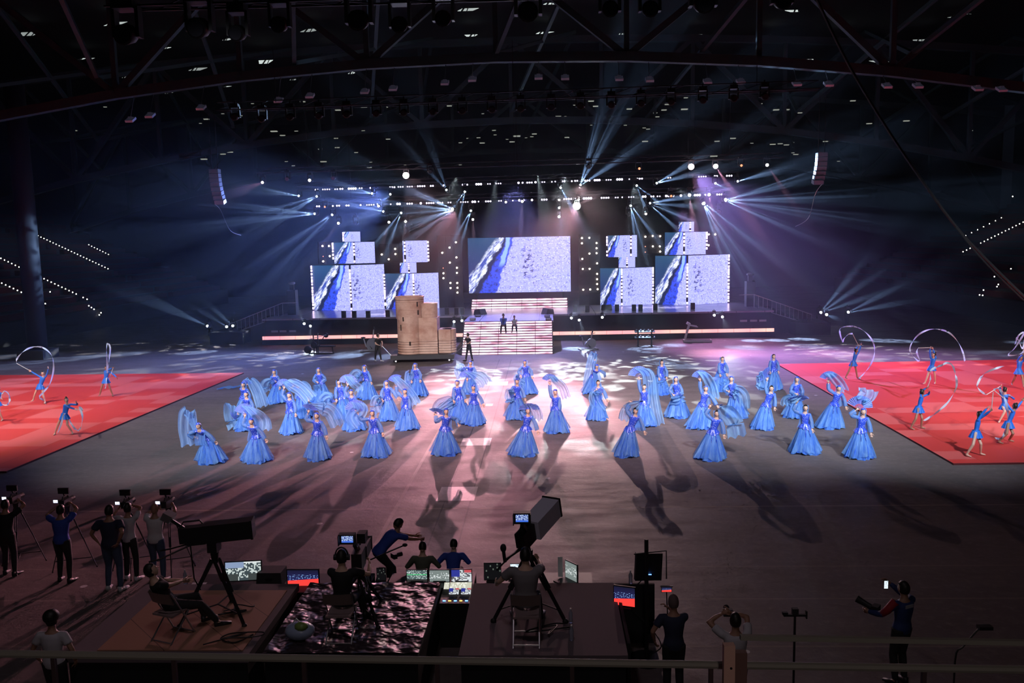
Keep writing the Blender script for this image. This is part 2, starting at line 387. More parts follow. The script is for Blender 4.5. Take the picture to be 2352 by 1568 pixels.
# ------------------------------------------------------------------ stage
ZD, YF = 1.9, 59.3
deckm = bpy.data.materials.new('stage_deck'); deckm.use_nodes = True; t = NT(deckm.node_tree); b = deckm.node_tree.nodes['Principled BSDF']
pos = t.n('ShaderNodeNewGeometry').outputs['Position']; X, Y, Z = t.sep(pos)
c = t.mix(t.ramp(t.noise(pos, .8, 3), .3, .7), (.34, .31, .42), (.42, .38, .5))  # lavender tone puts the screens' reflection into the deck colour
jx = t.m('LESS_THAN', t.m('FRACT', t.m('DIVIDE', X, 2)), .012); jy = t.m('LESS_THAN', t.m('FRACT', t.m('DIVIDE', Y, 1)), .02)
t.link(t.mix(t.m('MAXIMUM', jx, jy), c, (.02, .02, .02)), b.inputs['Base Color']); b.inputs['Roughness'].default_value = .22
blk = mat('black_fabric', (.012, .012, .016), .85)
led_pink = bpy.data.materials.new('pink_led'); led_pink.use_nodes = True; t = NT(led_pink.node_tree); b = led_pink.node_tree.nodes['Principled BSDF']
X, Y, Z = t.sep(t.n('ShaderNodeNewGeometry').outputs['Position'])
seg = t.m('LESS_THAN', t.m('ABSOLUTE', t.m('SUBTRACT', t.m('FRACT', t.m('DIVIDE', X, 1.13)), .5)), .49)
wv = t.noise(t.comb(t.m('DIVIDE', X, 1.13), 0, 0), .35, 2)
t.link(t.mix(t.ramp(wv, .35, .65), (1, .30, .36), (1, .52, .42)), b.inputs['Emission Color']); b.inputs['Base Color'].default_value = (0, 0, 0, 1)
t.link(t.m('ADD', t.m('MULTIPLY', seg, 1.1), .4), b.inputs['Emission Strength'])
st = thing('stage', 'wide black stage with glossy deck and a pink light line along its front', 'stage', (0, YF, 0))
MB().box((.2, 6.5, ZD-.06), (36.9, 13, .12)).build('deck', deckm, st)
MB().box((.2, 6.5, ZD/2-.07), (36.6, 12.8, ZD-.14)).build('base', blk, st)
za = at(608, 774, YF-.05).z
MB().box((.2, -.12, .52), (36.9, .06, .24)).build('light_strip', led_pink, st)
MB().box((.2, -.1, .2), (37, .1, .36)).build('plinth', DARK, st)
for s_, xs_ in ((-1, (631, 650, 672)), (1, (1707, 1730, 1751))):
    for px in xs_: MB().box((at(px, 740, YF).x, -.11, 1.2 if s_ > 0 else 1.0), (.5, .04, .14)).build('vent_plate', CHROME, st)
cw = thing('catwalk', 'catwalk jutting out from the stage centre toward the floor', 'stage', (-.05, YF, 0))
MB().box((0, -2.25, ZD-.05), (6.0, 4.5, .12)).build('deck', deckm, cw)
MB().box((0, -2.2, ZD/2-.06), (5.9, 4.4, ZD-.12)).build('base', blk, cw)
def stripes(name, ez, z0, dz):
    m = bpy.data.materials.new(name); m.use_nodes = True; t = NT(m.node_tree); b = m.node_tree.nodes['Principled BSDF']
    P_ = t.n('ShaderNodeNewGeometry').outputs['Position']; X, Y, Z = t.sep(P_)
    nz = t.noise(t.comb(t.m('MULTIPLY', X, .7), Y, t.m('MULTIPLY', Z, 3)), 1.3, 2)
    t.link(t.mix(t.ramp(nz, .4, .6), (1, .42, .60), (1, .78, .90)), b.inputs['Emission Color'])
    seg = t.m('LESS_THAN', t.m('ABSOLUTE', t.m('SUBTRACT', t.m('FRACT', t.m('ADD', t.m('DIVIDE', X, 1.2), .54)), .5)), .488)
    fz = t.m('FRACT', t.m('DIVIDE', t.m('SUBTRACT', Z, z0), dz)); ln = t.m('ADD', .22, t.m('MULTIPLY', t.m('LESS_THAN', t.m('ABSOLUTE', t.m('SUBTRACT', fz, .5)), .27), .9))  # weak glow between the lines stands in for pink light reflected by the treads
    t.link(t.m('MULTIPLY', t.m('MULTIPLY', t.m('ADD', .3, t.m('MULTIPLY', t.ramp(nz, .25, .6), ez)), seg), ln), b.inputs['Emission Strength']); b.inputs['Base Color'].default_value = (.01, .01, .01, 1)
    return m
def steps(name, label, x, y0, w, z0, z1, run, n, group=None):
    ledm = stripes('step_led_spill', 2.3, z0, (z1-z0)/n)
    s = thing(name, label, 'steps', (x, y0, z0)); dz = (z1-z0)/n; dy = run/n; fl = MB()
    for k in range(n):
        fl.box((0, k*dy+(run-k*dy)/2, k*dz+dz/2-.002), (w, run-k*dy, dz-.004))
    fl.build('treads', DARK, s)
    for k in range(n): MB().box((0, k*dy-.008, k*dz+dz*.5), (w-.12, .014, dz*.93)).build('led_strip', ledm, s)
    return s
STAIR = steps('stage_steps', 'wide front steps with glowing pink light strips on every riser', -.05, 52.25, 5.9, 0, ZD, 2.5, 13)
steps('screen_steps', 'low glowing steps on the stage under the centre screen', .38, 64.9, 7.7, ZD, 2.62, 1.2, 4)

# ------------------------------------------------------------------ video picture on the LED walls (a beach from above)
def beach(name, strength=1.5):
    m = bpy.data.materials.new(name); m.use_nodes = True; t = NT(m.node_tree); b = m.node_tree.nodes['Principled BSDF']
    b.inputs['Base Color'].default_value = (.01, .01, .01, 1); b.inputs['Roughness'].default_value = .5
    u, v, _ = t.sep(t.n('ShaderNodeTexCoord').outputs['UV']); P_ = t.comb(u, t.m('MULTIPLY', v, .62), 0)
    n1 = t.noise(P_, 7, 5, .6); n2 = t.noise(P_, 26, 6, .75); n3 = t.noise(t.comb(t.m('ADD', u, t.m('MULTIPLY', v, .5)), t.m('MULTIPLY', v, .2), 2), 30, 4, .7)
    wob = t.m('MULTIPLY', t.m('SUBTRACT', n1, .5), .12)
    def edge_(u0, u1, w=.012, k=1.0):         # 1 to the right of the line from (u0, v=0) to (u1, v=1)
        q = t.m('SUBTRACT', t.m('ADD', u, t.m('MULTIPLY', wob, k)), t.m('ADD', u0, t.m('MULTIPLY', v, u1-u0)))
        return t.n('ShaderNodeMapRange', {0: q, 1: -w, 2: w}).outputs[0]
    n4 = t.noise(t.comb(t.m('MULTIPLY', t.m('SUBTRACT', u, t.m('MULTIPLY', v, .42)), 16), t.m('MULTIPLY', v, 4), 1), 1.6, 5, .7)
    sea = t.mix(t.ramp(v, .2, 1), (.008, .012, .11), (.012, .055, .13))
    sea = t.mix(t.ramp(n4, .62, .8), sea, (.12, .2, .5))
    foam = t.mix(t.ramp(n4, .40, .58), (.03, .06, .35), (.85, .9, 1))
    c = t.mix(edge_(-.12, .30, .02), sea, foam)
    c = t.mix(edge_(.03, .355, .008, 1.2), c, (.005, .01, .05))
    wet = t.mix(t.ramp(n2, .46, .62), (.03, .07, .75), (.01, .015, .18))
    c = t.mix(edge_(.10, .385, .01, .8), c, wet)
    c = t.mix(t.m('MULTIPLY', t.m('MULTIPLY', edge_(.22, .375, .006, .8), t.m('SUBTRACT', 1, edge_(.27, .42, .006, .8))), t.ramp(v, .45, .55)), c, (.25, .42, 1))
    sand = t.mix(t.ramp(n2, .52, .60), (.36, .38, .95), (.20, .21, .72))
    sand = t.mix(t.ramp(t.noise(P_, 60, 3, .6), .56, .62), sand, (.56, .59, 1))
    vor = t.n('ShaderNodeTexVoronoi', {'Vector': P_, 'Scale': 38}).outputs['Distance']
    spots_ = t.m('MULTIPLY', t.m('LESS_THAN', vor, .17), t.m('GREATER_THAN', t.noise(P_, 5, 2), .48))
    clus = t.m('MULTIPLY', t.m('LESS_THAN', t.m('ABSOLUTE', t.m('SUBTRACT', t.m('ADD', u, t.m('MULTIPLY', wob, 1.2)), .585)), .05), t.m('GREATER_THAN', n2, .52))
    clus = t.m('MULTIPLY', clus, t.ramp(v, .25, .35)); clus = t.m('MULTIPLY', clus, t.m('SUBTRACT', 1, t.ramp(v, .7, .85)))
    sand = t.mix(t.m('MAXIMUM', spots_, t.m('MULTIPLY', clus, .9)), sand, (.02, .02, .12))
    c = t.mix(edge_(.27, .45, .006, 1), c, sand)
    t.link(c, b.inputs['Emission Color']); b.inputs['Emission Strength'].default_value = strength
    return m
BEACH = beach('beach_video')
YS = 65.8
def quad(mb, pts, uvs): mb.add(pts, [(0, 1, 2, 3)]); mb.uvs = getattr(mb, 'uvs', []) + uvs; return mb
def build_uv(mb, name, m, parent):
    o = mb.build(name, m, parent); uv = o.data.uv_layers.new(name='uv')
    for lo in o.data.loops: uv.data[lo.index].uv = mb.uvs[lo.vertex_index]
    return o
# centre screen
bl, br, tl = at(1078, 673, YS+.4), at(1311, 670, YS+.4), at(1075, 547, YS+.4)
s = thing('led_screen', 'large flat centre screen showing waves on a beach from above', 'screen', ((bl.x+br.x)/2, YS+.4, bl.z))
w, h = br.x-bl.x, tl.z-bl.z
build_uv(quad(MB(), [(-w/2, -.13, 0), (w/2, -.13, 0), (w/2, -.13, h), (-w/2, -.13, h)], [(0, 0), (1, 0), (1, 1), (0, 1)]), 'display', BEACH, s)
MB().box((0, 0, h/2), (w+.06, .24, h+.06)).build('casing', BLACK, s)
MB().bar((-w/2+.6, .2, 0), (-w/2+.6, .2, -(bl.z-ZD)), .14).bar((w/2-.6, .2, 0), (w/2-.6, .2, -(bl.z-ZD)), .14).build('stand', BLACK, s)
# towers of screen boxes
dotm = glow('strip_lamp', (.72, .55, 1), 5)
def vstrip(parent, x, y, z0, z1, n):
    m_ = MB(); random.seed(int(abs(x)*100))
    dz = (z1-z0)/n
    for k in range(n):
        if random.random() < .12: continue
        m_.box((x, y, z0+dz*(k+.5)), (.11, .09, dz*random.choice((.5, .6, .95))))
    r_ = MB().box((x, y+.06, (z0+z1)/2), (.14, .06, z1-z0)).build('strip_rail', BLACK, parent); m_.build('light_strip', dotm, r_)['kind'] = 'stuff'
BOX = [ # xl, xm, xr, ytop, ybot, strips, uvl, uvm, uvr, depth offset, label
 (722, 808, 886, 609, 713, 'lm', 0, .5, 1, 0, 'biggest left screen box standing on the stage'),
 (768, 815, 862, 556, 605, 'lm', 0, .5, 1, 0, 'screen box in the middle of the tall left stack'),
 (791, 803, 828, 532, 555, 'l', .3, .45, 1, .3, 'small screen box on top of the tall left stack'),
 (887, 952, 1009, 628, 704, 'lm', 0, .5, 1, .2, 'lower screen box behind the clay tower prop'),
 (919, 940, 957, 603, 628, 'm', .25, .7, 1, .6, 'narrow neck screen box above the lower left box'),
 (926, 931, 983, 553, 603, 'mr', .3, .46, 1, .4, 'square screen box at the top of the inner left stack'),
 (1379, 1428, 1498, 616, 692, 'mr', 0, .42, 1, .2, 'lower screen box of the inner right stack'),
 (1421, 1440, 1459, 590, 615, 'm', .3, .7, 1, .6, 'narrow neck screen box of the inner right stack'),
 (1396, 1449, 1463, 540, 590, 'lm', .1, .75, 1, .4, 'upper screen box of the inner right stack, light bar at its left'),
 (1505, 1578, 1671, 587, 692, 'mr', 0, .44, 1, 0, 'biggest right screen box standing on the stage'),
 (1527, 1571, 1621, 533, 585, 'mr', .0, .46, 1, 0, 'screen box in the middle of the tall right stack'),
 (1559, 1585, 1594, 509, 532, 'm', .15, .8, 1, .3, 'small screen box on top of the tall right stack')]
for xl, xm, xr, yt, yb, stp, ul, um, ur, dep, lab in BOX:
    ym = YS+dep-.6
    pm_ = at(xm, yb, ym); pl = at(xl, yb, ym+(xm-xl)/F*ym*.5); pr_ = at(xr, yb, ym+(xr-xm)/F*ym*.5)
    z0, z1 = pm_.z, at(xm, yt, ym).z
    if yb > 690: z0 = ZD+.01
    s = thing('led_screen_box', lab, 'screen', (pm_.x, ym, z0))
    L = Vector((pl.x-pm_.x, pl.y-ym, 0)); R_ = Vector((pr_.x-pm_.x, pr_.y-ym, 0)); H = Vector((0, 0, z1-z0)); O = Vector((0, 0, 0))
    mb = MB(); quad(mb, [L, O, O+H, L+H], [(ul, 0), (um, 0), (um, 1), (ul, 1)]); quad(mb, [O, R_, R_+H, O+H], [(um, 0), (ur, 0), (ur, 1), (um, 1)])
    build_uv(mb, 'display', BEACH, s)
    BK = L+R_ if min(L.length, R_.length) > .8 else Vector(((L.x+R_.x)/2, 1.6, 0)); k_ = MB(); e = Vector((0, .03, 0)); vs = [L+e, O+e*1.5, R_+e, BK]
    k_.add([v-Vector((0, 0, -.0)) for v in vs]+[v+H+Vector((0, 0, .04)) for v in vs], [(3, 2, 1, 0), (4, 5, 6, 7), (0, 1, 5, 4), (1, 2, 6, 5), (2, 3, 7, 6), (3, 0, 4, 7)])
    k_.build('cabinet', BLACK, s)
    nn = max(6, int((z1-z0)/.26))
    for ch in stp:
        q = {'l': L+Vector((-.06, -.05, 0)), 'm': O+Vector((0, -.08, 0)), 'r': R_+Vector((.06, -.05, 0))}[ch]
        vstrip(s, q.x, q.y, .02, z1-z0, nn)
# hidden scaffold supports carry the boxes that stand on nothing wide
# blinder walls: dark panels with warm lamps
warm = glow('warm_lamp', (1, .8, .62), 9); warm_dim = glow('dim_red_lamp', (1, .35, .2), 1.5)
def wall_lamps(x0, y0, x1, y1, dots, lab, zoom, org):
    Yp = YS+1.2; p0, p1 = at(x0, y1, Yp), at(x1, y0, Yp)
    zb = ZD if y1 > 650 else p0.z
    th = thing('lamp_wall', lab, 'lamp wall', ((p0.x+p1.x)/2, Yp, zb)); w, h = p1.x-p0.x, p1.z-zb
    f_ = MB()
    for k in range(int(w/.9)+2): f_.bar((-w/2+k*w/(int(w/.9)+1), 0, 0), (-w/2+k*w/(int(w/.9)+1), 0, h), .06)
    for k in range(int(h/.9)+2): f_.bar((-w/2, 0, k*h/(int(h/.9)+1)), (w/2, 0, k*h/(int(h/.9)+1)), .04)
    f_.box((0, .12, h/2), (w, .05, h)); f_.build('frame', mat('lamp_wall_frame', (.02, .02, .025), .5) if 'lamp_wall_frame' not in bpy.data.materials else bpy.data.materials['lamp_wall_frame'], th)
    for d in dots:
        p = at(org[0]+d[0]/zoom, org[1]+d[1]/zoom, Yp-.12); r_ = .07 if len(d) < 3 else .045
        m_ = MB(); m_.tube([(0, 0, 0), (0, -.06, 0)], r_, 8); m_.build('lamp', warm if len(d) < 3 else warm_dim, th, loc=(p.x-th.location.x, p.y-Yp, p.z-zb))
z_ = 3.36; A_ = (560, 480); B_ = (1200, 480)
wall_lamps(1008, 540, 1060, 690, [(1637, 256), (1588, 297), (1532, 337), (1641, 373), (1590, 413), (1645, 453), (1539, 455, 1), (1541, 495), (1645, 492), (1541, 533), (1595, 570), (1647, 570), (1596, 609), (1649, 607), (1649, 644)], 'dark column of round lamps left of the centre screen', z_, A_)
wall_lamps(732, 555, 765, 606, [(608, 285), (658, 285), (613, 365, 1), (664, 363), (613, 403)], 'small lamp panel at the far left of the screen stacks', z_, A_)
wall_lamps(872, 560, 915, 602, [(1168, 307), (1065, 350), (1170, 347), (1119, 387)], 'lamp panel between the two left screen stacks', z_, A_)
wall_lamps(1331, 538, 1377, 688, [(459, 224), (516, 222), (459, 264), (572, 262), (572, 302), (517, 343), (572, 340), (462, 384), (576, 419), (466, 462), (518, 461), (576, 500), (576, 541), (576, 578), (469, 622), (523, 620), (580, 618)], 'dark column of round lamps right of the centre screen', z_, B_)
wall_lamps(1477, 538, 1520, 582, [(948, 213), (1005, 208), (1062, 209), (948, 289, 1), (1006, 288), (1060, 288), (948, 332, 1), (1062, 328)], 'lamp panel between the two right screen stacks', z_, B_)
wall_lamps(1624, 534, 1648, 566, [(1437, 195), (1487, 195), (1436, 279)], 'small lamp panel right of the tall right screen stack', z_, B_)

# ------------------------------------------------------------------ rig over the stage
def truss(name, lab, a, b, w=.35):
    a, b = Vector(a), Vector(b); th = thing(name, lab, 'lighting truss', (a+b)/2); c_ = (a+b)/2; L = b-a
    m_ = MB(); n = int(L.length/1.2)
    offs = [Vector((0, -w/2, 0)), Vector((0, w/2, 0)), Vector((0, 0, w*.8))]
    for o_ in offs: m_.bar(a-c_+o_, b-c_+o_, .05)
    for k in range(n):
        p, q = a-c_+L*(k/n), a-c_+L*((k+1)/n)
        m_.bar(p+offs[k % 2], q+offs[2], .03).bar(p+offs[0], q+offs[1], .03)
    m_.build('lattice', DARK, th)
    for f_ in (.1, .5, .9):
        p = a-c_+L*f_; MB().bar(p+Vector((0, 0, .3)), p+Vector((0, 0, 16.5-p.z-c_.z)), .025).build('hoist_cable', BLACK, th)
    return th
bulb = glow('batten_lamp', (.78, .68, 1), 7)
def battens(x0, y0, x1, y1, Yp, n, lab, grp, seed):
    random.seed(seed); a, b_ = at(x0, y0, Yp), at(x1, y1, Yp)
    truss('lighting_truss', lab, a+Vector((-.5, .25, .28)), b_+Vector((.5, .25, .28)))
    for k in range(n):
        p = lerp(a, b_, (k+.5)/n); w = (b_-a).length/n*.94
        th = thing('led_batten', 'dark bar of small violet-white lamps, one of those '+grp.replace('light bars ', ''), 'light bar', p, group=grp)
        MB().box((0, .08, 0), (w, .1, .16)).build('housing', BLACK, th)
        m_ = MB(); q = -w/2+.05
        while q < w/2-.06:
            if random.random() < .62:
                r_ = random.choice((.045, .06, .08))
                for j in range(random.choice((1, 2, 3, 4))):
                    if q > w/2-.08: break
                    m_.ell((q, 0, 0), (r_, .04, r_), 8, 5); q += .17
            q += random.uniform(.12, .4)
        m_.build('lamps', bulb, th)
battens(690, 437, 1685, 403, 64, 22, 'upper long truss carrying a line of small lamps', 'light bars on the upper truss', 5)
battens(725, 474, 1665, 446, 62, 20, 'lower long truss carrying a line of small lamps', 'light bars on the lower truss', 8)
truss('lighting_truss', 'thin dark truss above and in front of the stage lamps', at(590, 398, 58), at(1800, 362, 58), .4)
truss('lighting_truss', 'overhead lighting truss halfway to the stage', at(500, 255, 40), at(1880, 205, 40), .5)
truss('lighting_truss', 'nearest overhead lighting truss with big moving heads', at(250, 20, 23), at(2050, -30, 23), .5)

glassk = mat('dark_lens', (.02, .02, .025), .15)
def head_light(px, py, Yp, r_, lens, lab, grp=None, aim=None, size=1.0):
    p = at(px, py, Yp)
    th = thing('moving_head_light', lab, 'stage light', p, group=grp)
    s = size
    yk = MB().box((0, .05*s, .42*s), (.3*s, .26*s, .16*s)).box((-.17*s, .05*s, .17*s), (.05*s, .14*s, .42*s)).box((.17*s, .05*s, .17*s), (.05*s, .14*s, .42*s)).bar((0, .05*s, .5*s), (0, .05*s, .62*s), .05*s)
    yk.build('yoke', BLACK, th)
    d = ((Vector(aim)-p).normalized() if aim else Vector((0, -1, -.3)).normalized())
    if d.y > -.2: d = Vector((d.x*.6, -.45, d.z*.6)).normalized()
    hb_ = MB().tube([-d*.22*s, -d*.1*s, d*.12*s], [.08*s, .135*s, .14*s], 12).build('head', BLACK, th, True)
    if lens: MB().tube([d*.10*s, d*.135*s], r_, 12).ell(d*.135*s, (r_*.95, r_*.95, r_*.95), 12, 8).build('lens', lens, hb_, True)
    else: MB().tube([d*.11*s, d*.135*s], .11*s, 12).build('lens', glassk, hb_)
    return th
bw = glow('beam_lens', (.8, .93, 1), 14); bws = glow('bright_beam_lens', (.9, 1, 1), 60)
BLUE = (.38, .6, 1)
HB = bpy.data.objects.new('added_beam_haze', None); COL.objects.link(HB); tag(HB, 'streaks of denser haze added inside the stage light beams to show them', 'haze', kind='stuff')
def hazemat(name, dens):
    m = bpy.data.materials.new(name); m.use_nodes = True; t = NT(m.node_tree); m.node_tree.nodes.remove(m.node_tree.nodes['Principled BSDF'])
    n = t.n('ShaderNodeVolumeScatter', {'Color': (.85, .9, 1, 1), 'Density': dens, 'Anisotropy': .2}); t.link(n.outputs[0], m.node_tree.nodes['Material Output'].inputs['Volume']); return m
HZ = {k: hazemat('added_haze_streak_%d' % k, d_) for k, d_ in ((1, .045), (2, .022), (3, .007))}  # extra haze bodies added to make the thin beams show
def streak(p, d, L, ang, k):
    """a spindle of denser haze added inside a light cone so it shows"""
    a, b_ = frame(d); r1 = math.tan(R(ang/2)); pr_ = [(0, .035), (.12, None), (.3, None), (.5, .46), (.7, .42), (.85, .27), (1, .01)]
    MB().tube([p+d*(L*t_) for t_, _ in pr_], [(q if i in (0, 6) else (t_*L*r1 if q is None else q*L*r1)) for i, (t_, q) in enumerate(pr_)], 14).build('added_haze_streak', HZ[k], HB)
def beams(th, px, py, Yp, tg, pw, ang=0, col=BLUE, Yt=None, bl_=.6):
    p = at(px, py, Yp); random.seed(int(px*3+py))
    for tx, ty in tg:
        n_ = math.hypot(tx-px, ty-py); ox, oy = -(ty-py)/n_, (tx-px)/n_
        Yq = Yt if Yt else (Yp-9 if ty < 480 else Yp-3.5); q = at(tx, ty, Yq); d = (q-p).normalized()
        o = spot(p+d*.25, q, pw, col, ang or 9, bl_, .03, th, 'beam')
        if not ang: gobo(o, 60, .38, .52, 1, px*.37+tx)
        L = (q-p).length*1.1
        if ang: streak(p+d*.25, d, L, ang*.8, 3 if ang > 10 else 2)
        else:
            for j, w_, l_ in ((-.06, 1.3, .9), (.0, 2.4, 1), (.055, 1.0, .8), (.025, 5.5, .75)):
                j += random.uniform(-.012, .012); q2 = at(tx+ox*n_*j, ty+oy*n_*j, Yq); streak(p+d*.25, (q2-p).normalized(), L*l_*random.uniform(.8, 1.1), w_, 3 if w_ > 5 else (2 if w_ > 2 else 1))
BE = [
 (1043, 481, 62, [(700, 455), (690, 510), (780, 560), (850, 610), (900, 540), (900, 420)], 1.5, 'very bright beam light left of centre, beams fanning left'),
 (1068, 438, 64, [(1035, 600), (985, 560)], 1, 'beam light just left of centre pointing down'),
 (1027, 438, 64, [(900, 300), (960, 260)], .22, 'beam light left of centre throwing beams up and left'),
 (857, 445, 64, [(700, 400), (720, 430)], .7, 'beam light throwing faint beams left under the upper truss'),
 (898, 445, 64, [(800, 520), (840, 500)], .7, 'beam light aimed down left between the trusses'),
 (730, 450, 64, [(540, 510), (480, 580), (560, 560)], 1.1, 'beam light at the left end, fanning down left'),
 (726, 491, 62, [(480, 470), (400, 520), (500, 520)], 1.1, 'outermost left beam light aimed level to the left'),
 (765, 491, 62, [(600, 660), (520, 650)], 1, 'left beam light aimed steeply down left'),
 (883, 486, 62, [(700, 450), (700, 540)], .8, 'beam light over the left stacks aimed left'),
 (922, 487, 62, [(880, 600), (830, 600)], 1, 'beam light over the left stacks with thin rays down'),
 (1082, 482, 62, [(1045, 610), (1020, 590)], 1, 'beam light left of the centre screen top pointing down'),
 (688, 450, 64, [(560, 430)], .6, 'small beam light at the upper left truss end'),
 (1287, 430, 64, [(1330, 500), (1345, 540)], 1.1, 'beam light right of centre pointing down right'),
 (1332, 427, 64, [(1440, 230), (1400, 200), (1520, 300)], 1.1, 'bright beam light throwing beams high up right'),
 (1284, 475, 62, [(1300, 620)], 1, 'beam light above the right edge of the centre screen'),
 (1461, 425, 64, [(1560, 500), (1500, 520)], 1, 'beam light aimed down right between the trusses'),
 (1506, 422, 64, [(1680, 320), (1700, 370)], 1, 'beam light throwing rays up right'),
 (1448, 470, 62, [(1500, 640), (1470, 620), (1550, 600)], 1.3, 'beam light over the inner right stack aimed down'),
 (1490, 467, 62, [(1720, 425), (1720, 480), (1680, 540), (1640, 600)], 1.3, 'beam light with a fan of rays to the right'),
 (1614, 464, 62, [(1800, 720), (1740, 700), (1700, 700), (1860, 650)], 1.8, 'beam light aimed down right past the right stack'),
 (1663, 460, 62, [(1960, 380), (1990, 450), (1980, 510), (1950, 580)], 1.7, 'outermost right beam light with a wide fan'),
 (1692, 417, 64, [(1860, 370)], .9, 'small beam light at the upper right truss end'),
 (1642, 420, 64, [(1730, 470)], .7, 'beam light near the right end of the upper truss')]
PW = 42000
for px, py, Yp, tg, k, lab in BE:
    th = head_light(px, py, Yp, .075 if k < 1.5 else .12, bw if k < 1.5 else bws, lab, aim=at(*tg[0], Yp-7))
    beams(th, px, py, Yp, tg, PW*k)
th = head_light(1325, 472, 62, .27, glow('star_lens', (.9, 1, .97), 250), 'brightest white light of the rig, right of centre', aim=(0, 25, 0))
beams(th, 1325, 472, 62, [(1330, 640), (1290, 560), (1370, 560), (1245, 500), (1410, 500), (1250, 440), (1400, 430)], 24000, 7, (.75, .8, .95))
PINK = (1, .42, .62)
WL = [(604, 418, 58, .12, [(520, 450)], .35, PINK, 'round warm lamp at the far left of the front truss'),
 (712, 413, 58, .13, [], 0, PINK, 'round warm lamp over the left end of the screens'),
 (933, 402, 58, .21, [(938, 520), (930, 560)], 2.6, PINK, 'big glowing pink lamp left of centre'),
 (778, 511.5, 62, .12, [(735, 570)], .4, (1, .7, .7), 'round warm lamp low above the tall left stack'),
 (894, 509, 62, .12, [(875, 570)], .4, (1, .6, .7), 'round warm lamp above the inner left stack'),
 (932, 507.5, 62, .12, [(925, 570)], .4, (1, .6, .7), 'second round warm lamp above the inner left stack'),
 (1086.5, 503, 62, .11, [(1088, 560)], .4, (1, .6, .7), 'round warm lamp at the top left of the centre screen'),
 (747, 474, 61.7, .09, [], 0, PINK, 'orange lamp near the left end of the lower truss'),
 (870, 472, 61.7, .11, [], 0, PINK, 'white wash lamp on the lower truss, left of centre'),
 (1162, 463, 61.7, .10, [], 0, PINK, 'wash lamp on the lower truss near the centre'),
 (1199.5, 461.5, 61.7, .12, [(1195, 540)], .5, (1, .6, .6), 'wash lamp at the middle of the lower truss with a faint pink beam'),
 (1284, 458, 61.7, .1, [], 0, PINK, 'wash lamp on the lower truss above the right screen edge'),
 (1284, 496.5, 62, .12, [(1280, 570)], .6, (1, .6, .7), 'round warm lamp at the top right of the centre screen'),
 (1329, 457, 61.7, .1, [], 0, PINK, 'wash lamp on the lower truss just above the brightest light'),
 (1483, 490, 62, .11, [], 0, PINK, 'round warm lamp above the inner right stack'),
 (1583, 447, 61.7, .15, [(1600, 560)], 1.4, PINK, 'pink wash lamp on the lower truss over the right stack'),
 (1628, 446, 61.7, .14, [(1650, 560)], 1.2, PINK, 'pink wash lamp near the right end of the lower truss'),
 (1587, 382, 58, .19, [(1630, 600), (1680, 560)], 3.0, PINK, 'big glowing pink lamp over the right stack'),
 (1643, 381, 58, .15, [(1760, 560)], 2.0, PINK, 'bright pink lamp right of the big pink one'),
 (1761, 378, 58, .14, [(1830, 480)], .9, PINK, 'round lamp at the far right of the front truss')]
rl = glow('wash_lens', (1, .86, .8), 10); pl_ = glow('pink_lens', (1, .7, .78), 40); ol = glow('orange_lens', (1, .3, .15), 2)
for px, py, Yp, r_, tg, k, col, lab in WL:
    th = head_light(px, py, Yp, r_*(1.05 if k > 1.9 else .75), ol if 'orange' in lab else (pl_ if k >= 2 else rl), lab)
    if tg: beams(th, px, py, Yp, tg, 9000*k, 17 if k > 1 else 11, col, None, 1)
for px, py, Yp, lab in ((817, 511, 62, 'unlit lamp above the tall left stack'), (1444, 491, 62, 'unlit lamp above the inner right stack'), (1541, 449, 61.7, 'dim red lamp on the lower truss'),
                   (1651, 485, 62, 'unlit lamp right of the tall right stack'), (1468, 386, 58, 'dim orange lamp on the front truss'), (1702, 379, 58, 'dim red lamp near the right end of the front truss'),
                   (988, 393, 58, 'unlit light on the front truss left of centre'), (1352, 382, 58, 'unlit light hanging below the front truss right of centre'), (766, 408, 58, 'unlit light on the front truss over the left stack'), (660, 410, 58, 'unlit light at the left part of the front truss')):
    head_light(px, py, Yp, .08, ol if 'dim' in lab else None, lab, size=1.1)
# purple haze wash on the right, blue wash on the left
w1 = at(1600, 400, 56)
spot(w1, at(1800, 640, 50), 40000, (.55, .34, 1), 70, 1, .2, name='haze_wash'); spot(at(1560, 470, 60), at(1640, 700, 56), 12000, (.8, .35, .9), 60, 1, .2, name='haze_wash')
spot(at(900, 440, 60), at(500, 640, 50), 36000, (.2, .3, 1), 80, 1, .2, name='haze_wash'); spot(at(1180, 420, 60), at(1180, 640, 56), 16000, (.35, .35, 1), 80, 1, .2, name='haze_wash')
